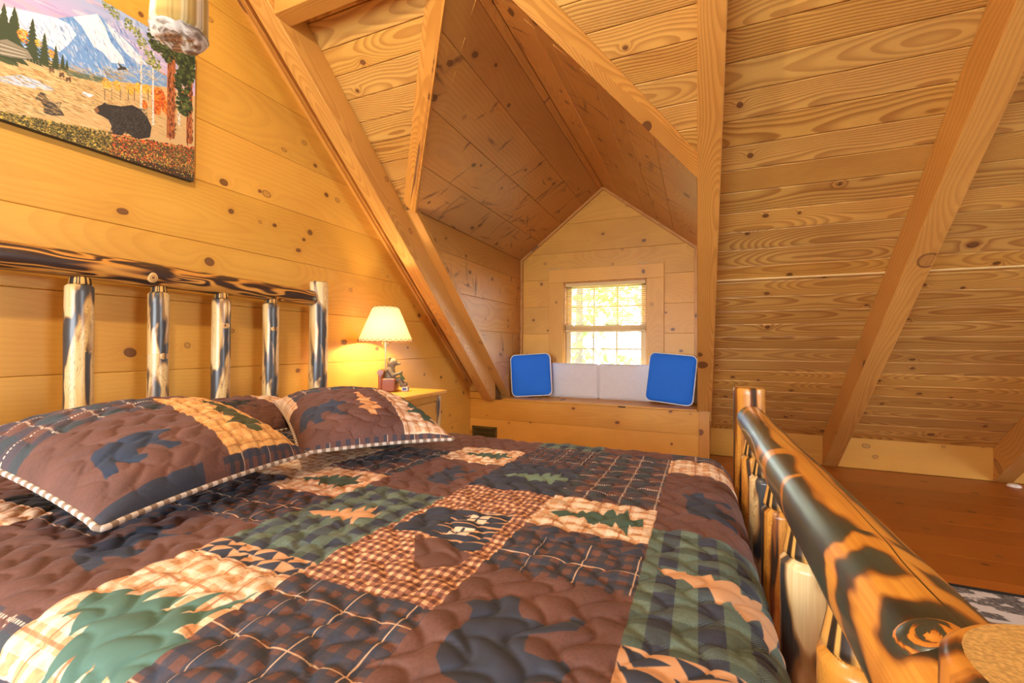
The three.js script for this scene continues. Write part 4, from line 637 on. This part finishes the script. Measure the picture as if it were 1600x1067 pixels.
  const l = new THREE.PointLight(new THREE.Color(1, 0.74, 0.4), 1.5); l.position.set(PX, 1.035, PZ); l.castShadow = true; l.shadow.radius = 1.4; l.name = 'lamp_light'; scene.add(l);
}
// ---------------------------------------------------------------- ceiling lamp over the bed, above the picture
{
  const [x, y, z] = CEILING_LAMP, t = thing('ceiling_lamp', [x, y - 0.1, z], 'frosted globe lamp hanging on a rod beside the picture wall', 'lamp');
  const m = new THREE.MeshStandardMaterial({ color: lin('#5b4630'), metalness: 0.7, roughness: 0.4 });
  part('rod', cyl([x, y + 0.1, z], [x, ys(z), z], 0.008), m, t); part('cap', cyl([x, y + 0.085, z], [x, y + 0.13, z], 0.05, 0.03), m, t);
  part('globe', new THREE.SphereGeometry(0.085, 32, 20).translate(x, y, z), new THREE.MeshStandardMaterial({ color: 0xffffff, emissive: new THREE.Color(1, 0.86, 0.62), emissiveIntensity: 5 }), t);
  const l = new THREE.PointLight(new THREE.Color(1, 0.85, 0.62), 5.2); l.position.set(x, y, z); l.castShadow = true; l.shadow.radius = 2.5; l.name = 'ceiling_light'; scene.add(l);
}
// ---------------------------------------------------------------- window seat cushions
function cushion(w, h, th, r, bulge) {   // standing, face towards +z, base at y = 0
  const n = 40, face = (z) => { const pos = [], idx = []; for (let j = 0; j <= n; j++) for (let i = 0; i <= n; i++) { let u = 2 * i / n - 1, v = 2 * j / n - 1; const x = u * w / 2, y = v * h / 2; const cx = Math.max(Math.abs(x) - (w / 2 - r), 0), cy = Math.max(Math.abs(y) - (h / 2 - r), 0), c = Math.hypot(cx, cy), k = c > 1e-9 ? Math.min(1, Math.max(cx, cy) / c) : 1; const X = Math.sign(x) * (Math.abs(x) - cx + cx * k), Y = Math.sign(y) * (Math.abs(y) - cy + cy * k), e = Math.pow((1 - Math.pow(Math.abs(u), 4)) * (1 - Math.pow(Math.abs(v), 4)), 0.55); pos.push(X, Y + h / 2, z * (th * 0.28 + (th * 0.22 + bulge) * e + 0.004 * e * noise(i / 5 + 3, j / 6 + z * 9 + 20, 256, 3))); }
    for (let j = 0; j < n; j++) for (let i = 0; i < n; i++) { const k = j * (n + 1) + i; z > 0 ? idx.push(k, k + 1, k + n + 1, k + 1, k + n + 2, k + n + 1) : idx.push(k, k + n + 1, k + 1, k + 1, k + n + 1, k + n + 2); } return { pos, idx }; };
  const a = face(1), b = face(-1), off = a.pos.length / 3, idx = [...a.idx, ...b.idx.map((i) => i + off)], rim = []; for (let i = 0; i < n; i++) rim.push([i, i + 1]); for (let j = 0; j < n; j++) rim.push([j * (n + 1) + n, (j + 1) * (n + 1) + n]); for (let i = n; i > 0; i--) rim.push([n * (n + 1) + i, n * (n + 1) + i - 1]); for (let j = n; j > 0; j--) rim.push([j * (n + 1), (j - 1) * (n + 1)]);
  for (const [p, q] of rim) idx.push(p, off + p, q, q, off + p, off + q);
  const g = new THREE.BufferGeometry(); g.setAttribute('position', new THREE.Float32BufferAttribute([...a.pos, ...b.pos], 3)); g.setIndex(idx); g.computeVertexNormals();
  const loop = rim.map(([p]) => V(a.pos[3 * p], a.pos[3 * p + 1], a.pos[3 * p + 2])); return { g, loop, uv: null };
}
const weave = dataTexture(256, 256, (x, y) => { const v = 238 + 12 * noise(x / 2, y / 14, 128, 3) - 8 * noise(x / 9, y / 9, 128, 5); return [v, v, v]; });
const uvPlanar = (g) => { const p = g.attributes.position, u = new Float32Array(p.count * 2); for (let i = 0; i < p.count; i++) { u[2 * i] = p.getX(i) * 6; u[2 * i + 1] = p.getY(i) * 6; } g.setAttribute('uv', new THREE.BufferAttribute(u, 2)); return g; };
function placeCushion(name, dims, at, rotY, lean, mat, pipeMat, label, group, roll = 0) {
  const { g, loop } = cushion(...dims), M = new THREE.Matrix4().makeTranslation(...at).multiply(new THREE.Matrix4().makeRotationY(rotY)).multiply(new THREE.Matrix4().makeRotationX(-lean)).multiply(new THREE.Matrix4().makeRotationZ(roll));
  uvPlanar(g); g.applyMatrix4(M); const t = thing(name, at, label, 'cushion', group); part('cover', g, mat, t);
  const ring = (k) => loop.filter((_, i) => i % 4 === 0).map((p) => V(p.x, p.y, p.z * k).applyMatrix4(M)); const c = (k) => new THREE.TubeGeometry(new THREE.CatmullRomCurve3(ring(k), true), 160, dims[2] > 0.09 ? 0.003 : 0.005, 6, true);
  part('piping', [c(1), c(-1)], pipeMat, t, 'white piping');
}
{
  const white = new THREE.MeshStandardMaterial({ color: lin('#f3f5fb'), roughness: 0.9, map: weave }), blue = new THREE.MeshPhysicalMaterial({ color: lin('#1a7dff'), roughness: 0.75, sheen: 0.4, map: weave }), pipe = new THREE.MeshStandardMaterial({ color: lin('#f2f0ea'), roughness: 0.8 });
  const zc = ZD + 0.085, grp = 'white back cushions on the window seat';
  placeCushion('seat_cushion', [0.50, 0.325, 0.10, 0.02, 0.0], [-1.12, SEAT + 0.002, zc - 0.01], 0, 0.03, white, white, 'white box cushion under the window, standing against the blue cushion by the gable side', grp);
  placeCushion('seat_cushion', [0.50, 0.325, 0.10, 0.02, 0.0], [-0.615, SEAT + 0.002, zc - 0.008], 0, 0.03, white, white, 'white box cushion under the window, standing against the blue cushion by the middle rafter', grp);
  placeCushion('throw_cushion', [0.385, 0.40, 0.07, 0.045, 0.012], [-1.475, SEAT + 0.014, -3.96], 0.22, 0.10, blue, pipe, 'blue cushion with white piping leaning beside the dormer side wall', 'blue cushions on the window seat', 0.07);
  placeCushion('throw_cushion', [0.385, 0.42, 0.07, 0.045, 0.012], [-0.232, SEAT + 0.014, -3.95], -0.10, 0.16, blue, pipe, 'blue cushion with white piping leaning by the middle rafter', 'blue cushions on the window seat', -0.08);
}
// ---------------------------------------------------------------- picture on the gable wall
{
  const zr = -1.193, zl = -0.30, y0 = 1.655, y1 = 2.212, cw = 1280, chh = Math.round(cw * (y1 - y0) / (zl - zr)), c = document.createElement('canvas'); c.width = cw; c.height = chh; const x = c.getContext('2d'), R = rng(314);
  // outline points below are in pixels of the photograph, moved onto the canvas of the picture
  const Q = (u, v) => { const p = hitX(u, v, XL + 0.032); return [(zl - p.z) / (zl - zr) * cw, (y1 - p.y) / (y1 - y0) * chh]; };
  const E = (a) => [a[0] * 0.2717, a[1] * 0.2717];   // enlarged tracing to photograph pixels
  const T = (pts) => pts.map((p) => Q(...E(p)));
  const poly = (pts, col) => { x.fillStyle = col; x.beginPath(); pts.forEach((p, i) => x[i ? 'lineTo' : 'moveTo'](...p)); x.closePath(); x.fill(); };
  const S0 = cw / 890 * 1.0, dab = (px, py, rx, ry, col, a = 0) => { x.fillStyle = col; x.beginPath(); x.ellipse(px, py, rx, ry, a, 0, 7); x.fill(); };
  const sky = x.createLinearGradient(0, 0, 0, chh); sky.addColorStop(0, '#9db4dd'); sky.addColorStop(0.25, '#b9a8d6'); sky.addColorStop(0.4, '#e2b4c8'); sky.addColorStop(1, '#d8c0a0'); x.fillStyle = sky; x.fillRect(0, 0, cw, chh);
  for (let i = 0; i < 90; i++) dab(R() * cw, R() * chh * 0.32, 30 + 70 * R(), 4 + 9 * R(), ['rgba(240,220,232,0.5)', 'rgba(140,160,215,0.45)', 'rgba(226,170,190,0.45)', 'rgba(165,140,200,0.4)'][i % 4], -0.1);
  // snow mountains
  const mt = T([[-300, 200], [40, 40], [200, 70], [330, 105], [420, 95], [560, 80], [640, 150], [760, 260], [860, 380], [960, 440], [960, 500], [500, 480], [-300, 420]]); poly(mt, '#6f9bd6');
  const [px0, py0] = Q(...E([560, 82]));
  poly(T([[-300, 200], [40, 40], [200, 72], [330, 105], [400, 140], [440, 200], [390, 260], [340, 300], [260, 250], [180, 200], [60, 150], [-300, 260]]), '#eef0fa');
  poly(T([[420, 97], [560, 80], [600, 150], [640, 250], [700, 320], [720, 370], [640, 360], [590, 300], [540, 270], [500, 200], [470, 150]]), '#f6f2f8'); poly(T([[600, 120], [660, 170], [760, 270], [850, 375], [800, 370], [720, 300], [650, 210]]), '#d8def2');
  for (let i = 0; i < 900; i++) { const [a, b] = Q(...E([40 + R() * 860, 110 + R() * 330])); x.save(); x.translate(a, b); x.rotate(0.9 + R() * 0.4); dab(0, 0, 4 + 16 * R(), 1.4 + 3 * R(), ['rgba(58,98,176,0.35)', 'rgba(240,244,252,0.42)', 'rgba(96,136,205,0.35)', 'rgba(236,206,206,0.3)'][i % 4]); x.restore(); }
  poly(T([[-300, 330], [300, 350], [420, 400], [560, 470], [700, 470], [960, 500], [1140, 560], [1140, 1067], [-300, 900]]), '#c9a877');
  for (let i = 0; i < 1300; i++) { const [a, b] = Q(...E([-250 + R() * 1350, 380 + R() * 400])); dab(a, b, 8 + 20 * R(), 1 + 2.2 * R(), ['rgba(224,196,140,0.6)', 'rgba(176,130,74,0.5)', 'rgba(206,150,84,0.5)', 'rgba(120,104,60,0.4)', 'rgba(236,214,170,0.5)'][i % 5], 0.05); }
  poly(T([[-300, 420], [0, 440], [120, 430], [230, 470], [330, 520], [260, 520], [120, 495], [0, 470], [-300, 480]]), '#b9cbe6'); poly(T([[480, 525], [540, 545], [520, 562], [470, 540]]), '#cfdcf0');
  const fir = (bx, by, h, col) => { const [X, Y] = Q(...E([bx, by])), [, Yt] = Q(...E([bx, by - h])), H = Y - Yt; for (let i = 0; i < 9; i++) { const yy = Yt + H * i / 9, w = H * (0.04 + 0.19 * i / 9); x.fillStyle = col; x.beginPath(); x.moveTo(X, yy - H * 0.06); x.lineTo(X + w, yy + H * 0.13); x.lineTo(X - w, yy + H * 0.13); x.fill(); } };
  const blob = (bx, by, r, cols, n = 70) => { const [X, Y] = Q(...E([bx, by])), [X2] = Q(...E([bx + r, by])), rr = Math.abs(X2 - X); for (let i = 0; i < n; i++) { const a = R() * 6.28, d = Math.sqrt(R()) * rr; dab(X + d * Math.cos(a) * 0.8, Y + d * Math.sin(a) * 1.25, rr * 0.1 + rr * 0.12 * R(), rr * 0.08 + rr * 0.1 * R(), cols[i % cols.length]); } };
  const au = ['#d9812a', '#e2a238', '#b85a22', '#eec258'], ye = ['#e6b23c', '#f0cc60', '#c98a2a', '#d89a30'];
  for (let i = 0; i < 26; i++) fir(-260 + i * 14, 300 + R() * 60, 190 + R() * 90, ['#3d4a2c', '#4a5634', '#2f3c28'][i % 3]);
  for (const [a, b, h] of [[20, 330, 300], [80, 340, 290], [185, 355, 240], [255, 375, 180], [320, 395, 130], [360, 405, 90], [385, 415, 70]]) fir(a, b, h, '#39452c');
  blob(135, 205, 42, au); blob(222, 250, 26, ye); blob(297, 310, 26, au);
  for (let i = 0; i < 40; i++) fir(390 + i * 5.5, 432 + i * 1.2, 34, '#53685a');
  poly(T([[0, 230], [40, 225], [160, 290], [190, 340], [60, 330], [0, 310]]), '#8b8474'); for (let i = 0; i < 7; i++) poly(T([[0, 240 + i * 12], [150, 292 + i * 8], [150, 295 + i * 8], [0, 245 + i * 12]]), i % 2 ? '#c9c4b4' : '#6d6656');
  for (let i = 0; i < 12; i++) poly(T([[150 + i * 18, 330 + i * 7], [153 + i * 18, 331 + i * 7], [153 + i * 18, 350 + i * 7], [150 + i * 18, 349 + i * 7]]), '#9a8f7c');
  for (const [a, b] of [[300, 405], [358, 432], [396, 458]]) poly(T([[a - 18, b - 12], [a + 10, b - 16], [a + 14, b + 14], [a + 6, b + 16], [a, b + 4], [a - 12, b + 14], [a - 18, b + 10]]), '#5b4434');
  for (const [a, b, r] of [[615, 480, 30], [675, 492, 26], [750, 515, 30], [800, 510, 30], [845, 515, 26]]) blob(a, b, r, ye, 110); for (const [a, b, r] of [[915, 560, 46], [900, 620, 34], [1060, 560, 40], [960, 620, 34], [830, 600, 22]]) blob(a, b, r, ['#c9541e', '#e07a2a', '#a8421c', '#d9882e'], 150);
  for (const a of [600, 640, 690, 735, 770, 850]) poly(T([[a, 510], [a + 5, 510], [a + 6, 580], [a, 575]]), '#7a6a50');
  for (const [a, b0, b1] of [[812, 320, 640], [880, 300, 720], [1030, 520, 720]]) { poly(T([[a - 4, b0], [a + 4, b0], [a + 7, b1], [a - 6, b1]]), '#d9d4cc'); for (let i = 0; i < 14; i++) { const [X, Y] = Q(...E([a + (R() - 0.5) * 10, b0 + (b1 - b0) * R()])); dab(X, Y, 4, 1.4, '#5b5048'); } x.strokeStyle = '#c9c2ba'; x.lineWidth = 2; for (let i = 0; i < 8; i++) { const [X, Y] = Q(...E([a, b0 + 20 + i * 22])), [X2, Y2] = Q(...E([a + (i % 2 ? 60 : -60), b0 - 20 + i * 20])); x.beginPath(); x.moveTo(X, Y); x.lineTo(X2, Y2); x.stroke(); } }
  const trunk = (a, w, b0, b1) => { poly(T([[a - w, b0], [a + w, b0 + 6], [a + w * 0.7, b1], [a - w * 1.3, b1 - 10]]), '#9c5730'); for (let i = 0; i < 200; i++) { const [X, Y] = Q(...E([a + (R() - 0.5) * 2 * w, b0 + (b1 - b0) * R()])); dab(X, Y, 2.5, 7 + 8 * R(), ['#c87844', '#6e3a22', '#b36a3c', '#4d2a1c'][i % 4]); } };
  trunk(988, 23, 260, 800); trunk(1092, 16, 360, 830);
  for (const [a, b, r] of [[1060, 330, 70], [1050, 480, 60], [1080, 400, 60], [1060, 600, 55], [900, 230, 60], [960, 300, 50], [1040, 280, 60], [1100, 300, 50]]) blob(a, b, r, ['#27331f', '#3c4a2a', '#55622f', '#1e2a1c'], 160); for (const [a, b, r] of [[860, 330, 40], [820, 250, 36], [740, 140, 34], [660, 80, 36], [900, 370, 34], [610, 30, 30], [790, 190, 30]]) blob(a, b, r, ['#6f7a3c', '#8f9850', '#4c5a34', '#a8ac64'], 50);
  poly(T([[676, 352], [700, 380], [745, 398], [700, 402], [682, 405], [674, 395], [690, 388]]), '#3a3836'); dab(...Q(...E([735, 397])), 6, 3, '#f2f0ea');
  const bearOf = (pts, col) => poly(T(pts), col), fur = (x0, x1, y0, y1, n) => { for (let i = 0; i < n; i++) { const [X, Y] = Q(...E([x0 + R() * (x1 - x0), y0 + R() * (y1 - y0)])); dab(X, Y, 2, 5 + 5 * R(), ['rgba(70,66,64,0.5)', 'rgba(24,22,22,0.5)', 'rgba(110,104,100,0.25)'][i % 3], 0.5); } };
  bearOf([[538, 630], [560, 612], [590, 600], [600, 588], [615, 600], [650, 604], [700, 612], [760, 604], [810, 630], [850, 680], [872, 730], [862, 790], [800, 800], [770, 790], [740, 770], [720, 755], [700, 780], [650, 770], [640, 720], [625, 690], [590, 668], [555, 652]], '#302c2c'); fur(640, 850, 625, 770, 260); bearOf([[538, 630], [560, 615], [572, 640], [556, 652]], '#8a5a3a');
  bearOf([[200, 570], [215, 545], [235, 528], [262, 540], [275, 570], [320, 600], [350, 630], [372, 665], [300, 665], [255, 650], [250, 610], [235, 582]], '#4a4038'); fur(255, 350, 590, 655, 70);
  for (const [a, b, w, h] of [[195, 718, 60, 26], [488, 790, 46, 24], [700, 870, 30, 16], [880, 940, 30, 14]]) { const [X, Y] = Q(...E([a, b])); dab(X, Y, w, h * 0.8, '#8d8a8c', 0.1); dab(X - 4, Y - 5, w * 0.7, h * 0.4, '#b5b2b4', 0.1); }
  for (let i = 0; i < 1500; i++) { const a = -260 + R() * 1390, lim = 700 + Math.max(0, a) * 0.13 + (R() * R()) * 190, [X, Y] = Q(...E([a, lim])); dab(X, Y, 3 + 3 * R(), 3 + 3 * R(), a > 700 && R() < 0.75 ? ['#b23a1c', '#d8542a', '#7c2a18', '#e0783a'][i % 4] : ['#4c4a24', '#6f6a30', '#d9bc4a', '#3a3820', '#8a7a38'][i % 5]); }
  poly(T([[-300, 640], [0, 640], [200, 690], [420, 720], [620, 790], [800, 820], [1130, 860], [1130, 1067], [-300, 900]]), 'rgba(84,70,40,0.8)');
  for (let i = 0; i < 5200; i++) { const a = -260 + R() * 1390, top = 640 + Math.max(0, a) * 0.19, d = R(), [X, Y] = Q(...E([a, top + d * (120 + Math.max(0, a) * 0.08)])); dab(X, Y, 1.5 + 2.6 * R(), 2 + 4 * R(), a > 640 && R() < 0.6 ? ['#a8381c', '#cf5a2c', '#6e2a1a', '#e08444', '#3a2c1e'][i % 5] : ['#3c3a1e', '#6a642e', '#cdb24c', '#2a2818', '#8a7a3c', '#4e4a28', '#a4803e'][i % 7], R() * 3); }
  for (let i = 0; i < 1500; i++) { const [X, Y] = Q(...E([-250 + R() * 1000, 400 + R() * 250])); dab(X, Y, 5 + 8 * R(), 0.8 + 1.2 * R(), ['#8a6a3a', '#e6cf98', '#b98a4c', '#6f5a34', '#d9b878'][i % 5] + 'aa', 0.1); }
  bearOf([[538, 630], [560, 612], [590, 600], [600, 588], [615, 600], [650, 604], [700, 612], [760, 604], [810, 630], [850, 680], [872, 730], [862, 790], [800, 800], [770, 790], [740, 770], [720, 755], [700, 780], [650, 770], [640, 720], [625, 690], [590, 668], [555, 652]], '#302c2c'); fur(640, 850, 625, 770, 420); bearOf([[538, 630], [560, 615], [572, 640], [556, 652]], '#8a5a3a');
  x.fillStyle = '#3a3026'; poly(T([[760, 905], [1120, 1000], [1120, 1067], [600, 905]]), 'rgba(46,38,28,0.75)');
  for (let i = 0; i < 260; i++) { const a = 620 + R() * 500, [X, Y] = Q(...E([a, 830 + (a - 620) * 0.22 + R() * 90])); dab(X, Y, 3, 2.4, ['#c9542a', '#d9a23c', '#5c4a2c', '#e8c860'][i % 4]); }
  const tex = new THREE.CanvasTexture(c); tex.colorSpace = THREE.SRGBColorSpace; tex.anisotropy = 8;
  const t = thing('canvas_picture', [XL + 0.016, y0, (zl + zr) / 2], 'canvas picture of black bears in an autumn valley under snowy mountains', 'picture');
  part('stretcher', box(XL + 0.001, XL + 0.031, y0, y1, zr, zl, 0.002), new THREE.MeshStandardMaterial({ color: lin('#3a342c'), roughness: 0.8 }), t);
  const pl = new THREE.PlaneGeometry(zl - zr, y1 - y0); pl.rotateY(Math.PI / 2); pl.translate(XL + 0.0318, (y0 + y1) / 2, (zl + zr) / 2);
  part('painted_face', pl, new THREE.MeshStandardMaterial({ map: tex, roughness: 0.65 }), t);
}
console.log('picture done');
// ---------------------------------------------------------------- pale hanging wooden stub at the top of the view
{
  const b = V(-0.93, 1.548, -0.52), tp = V(-0.95, 1.98, -0.54), t = thing('hanging_wood', [b.x, b.y, b.z], 'pale weathered wooden stub with a frayed hollow end hanging above the bed', 'hanging ornament');
  const tex = dataTexture(256, 256, (x, y) => { const n = noise(x / 3, y / 60, 85, 4), m = noise(x / 12, y / 90, 21, 6); return mix(mix(hex(0xf0e6c8), hex(0xc9a860), smooth(0.35, 0.8, m)), hex(0x9a7c44), smooth(0.55, 0.9, n) * 0.5); });
  const m = new THREE.MeshStandardMaterial({ map: tex, roughness: 0.85 });
  const g = logGeo([b.x, b.y, b.z], [tp.x, tp.y, tp.z], 0.047, 0.036, 8, { wob: 0.06, seg: 30, domeA: 0.01 }); part('stub', g, m, t);
  const e = new THREE.LatheGeometry([[0.0001, -0.004], [0.008, -0.004], [0.014, -0.009], [0.022, -0.013], [0.034, -0.013], [0.043, -0.007], [0.048, 0.003]].map((p) => new THREE.Vector2(...p)), 40); { const p = e.attributes.position; for (let i = 0; i < p.count; i++) { const n = noise(p.getX(i) * 160 + 60, p.getZ(i) * 160 + 60, 256, 5) - 0.5; p.setY(i, p.getY(i) + 0.012 * n); } e.computeVertexNormals(); } e.translate(b.x, b.y + 0.001, b.z);
  part('frayed_end', e, new THREE.MeshStandardMaterial({ roughness: 0.95, map: dataTexture(128, 128, (x, y) => { const n = fbm(x / 9, y / 9, 16, 3); return mix(hex(0xe8e4dc), hex(0x8c8072), smooth(0.35, 0.8, n)); }) }), t, 'grey hollow end');
  part('cord', cyl([tp.x, 2.0, tp.z], [tp.x, ys(tp.z), tp.z], 0.005), new THREE.MeshStandardMaterial({ color: lin('#6b5638'), roughness: 0.8 }), t);
}
// ---------------------------------------------------------------- rug and small cap on the open floor
{
  const x0 = 0.78, x1 = 2.35, z0 = -2.29, z1 = -0.6, t = thing('floor_rug', [(x0 + x1) / 2, 0, (z0 + z1) / 2], 'grey and white bark-patterned rug with black edge behind the footboard', 'rug');
  const tex = dataTexture(512, 512, (x, y) => { const f = fbm(x / 40, y / 22, 12, 4) + 0.1 * noise(x / 5, y / 4, 102, 2), g = noise(x / 3, y / 9, 170, 6); return mix(hex(0xd6d2cc), hex(0x4c4a48), smooth(0.52, 0.62, f) * (0.55 + 0.45 * g)); });
  const g = box(x0 + 0.02, x1 - 0.02, 0, 0.009, z0 + 0.02, z1 - 0.02); const p = g.attributes.position, u = new Float32Array(p.count * 2); for (let i = 0; i < p.count; i++) { u[2 * i] = p.getX(i) * 1.3; u[2 * i + 1] = p.getZ(i) * 1.3; } g.setAttribute('uv', new THREE.BufferAttribute(u, 2));
  part('pile', g, new THREE.MeshStandardMaterial({ map: tex, roughness: 0.95 }), t);
  part('binding', [box(x0, x1, 0, 0.012, z0, z0 + 0.022, 0.004), box(x0, x1, 0, 0.012, z1 - 0.022, z1, 0.004), box(x0, x0 + 0.022, 0, 0.012, z0, z1, 0.004), box(x1 - 0.022, x1, 0, 0.012, z0, z1, 0.004)], new THREE.MeshStandardMaterial({ color: lin('#191715'), roughness: 0.9 }), t, 'black rug edge');
  single('plastic_cap', new THREE.LatheGeometry([[0.0001, 0.018], [0.022, 0.017], [0.03, 0.012], [0.036, 0.003], [0.037, 0]].map((p) => new THREE.Vector2(...p)), 28).translate(1.99, 0, -4.10), new THREE.MeshStandardMaterial({ color: lin('#f0ece2'), roughness: 0.4 }), 'small white cap on the floor at the foot of a rafter', 'cap');
}
// ---------------------------------------------------------------- outdoors, seen through the dormer window
{
  const ground = new THREE.Mesh(new THREE.CircleGeometry(60, 48).rotateX(-Math.PI / 2).translate(0, -3.0, 0), new THREE.MeshStandardMaterial({ color: lin('#8d9a5a'), roughness: 1 })); ground.name = 'ground'; ground.userData = { kind: 'structure', label: 'grassy ground outside the house' }; ground.receiveShadow = true; scene.add(ground);
  const R = rng(55), bark = new THREE.MeshStandardMaterial({ color: lin('#74655a'), roughness: 0.9 }), leafM = [new THREE.MeshPhysicalMaterial({ color: lin('#86a058'), roughness: 1, transmission: 0.4, thickness: 0, side: THREE.DoubleSide }), new THREE.MeshPhysicalMaterial({ color: lin('#97ae68'), roughness: 1, transmission: 0.4, thickness: 0, side: THREE.DoubleSide })];
  [[-3.0, -11.5, 8.5, 1.4], [-1.7, -15.2, 9.5, 1.3], [0.9, -12, 10, 1.5], [-5.2, -16, 10, 1.6], [-1.1, -9.4, 8.0, 0.4]].forEach(([x, z, h, cr], i) => {
    const t = thing('tree', [x, -3, z], ['leafy tree outside straight beyond the window', 'tall tree outside with its trunk behind the right-hand panes', 'pale leafy tree outside at the far side of the window', 'broad leafy tree outside, farthest from the house', 'slim bare-trunked tree outside nearest the window'][i], 'tree', 'trees outside the window');
    part('trunk', cyl([x, -3, z], [x + 0.1, -3 + h * 0.9, z], 0.16 - 0.015 * i, 0.06, 12), bark, t);
    const pos = [], n = i === 4 ? 160 : 900; for (let k = 0; k < n; k++) { const a = R() * 6.283, b = Math.acos(2 * R() - 1), d = cr * Math.cbrt(0.25 + 0.75 * R()), c = V(x + d * Math.sin(b) * Math.cos(a), -3 + h * (i === 4 ? 0.85 : 0.55) + d * Math.cos(b) * (i === 4 ? 1.4 : 2.0), z + d * Math.sin(b) * Math.sin(a)), s = 0.09 + 0.08 * R(), e = V(R() - 0.5, R() - 0.5, R() - 0.5).normalize().multiplyScalar(s), f = V(R() - 0.5, R() - 0.5, R() - 0.5).normalize().multiplyScalar(s * 0.7); for (const q of [c.clone().sub(e), c.clone().add(f), c.clone().add(e), c.clone().sub(e), c.clone().add(e), c.clone().sub(f)]) pos.push(q.x, q.y, q.z); }
    const g = new THREE.BufferGeometry(); g.setAttribute('position', new THREE.Float32BufferAttribute(pos, 3)); g.computeVertexNormals(); const m = part('foliage', g, leafM[i % 2], t); m.userData.kind = 'stuff';
  });
}
scene.traverse((o) => { if (o.isMesh) { o.castShadow = true; o.receiveShadow = true; } });
renderer.render(scene, camera);
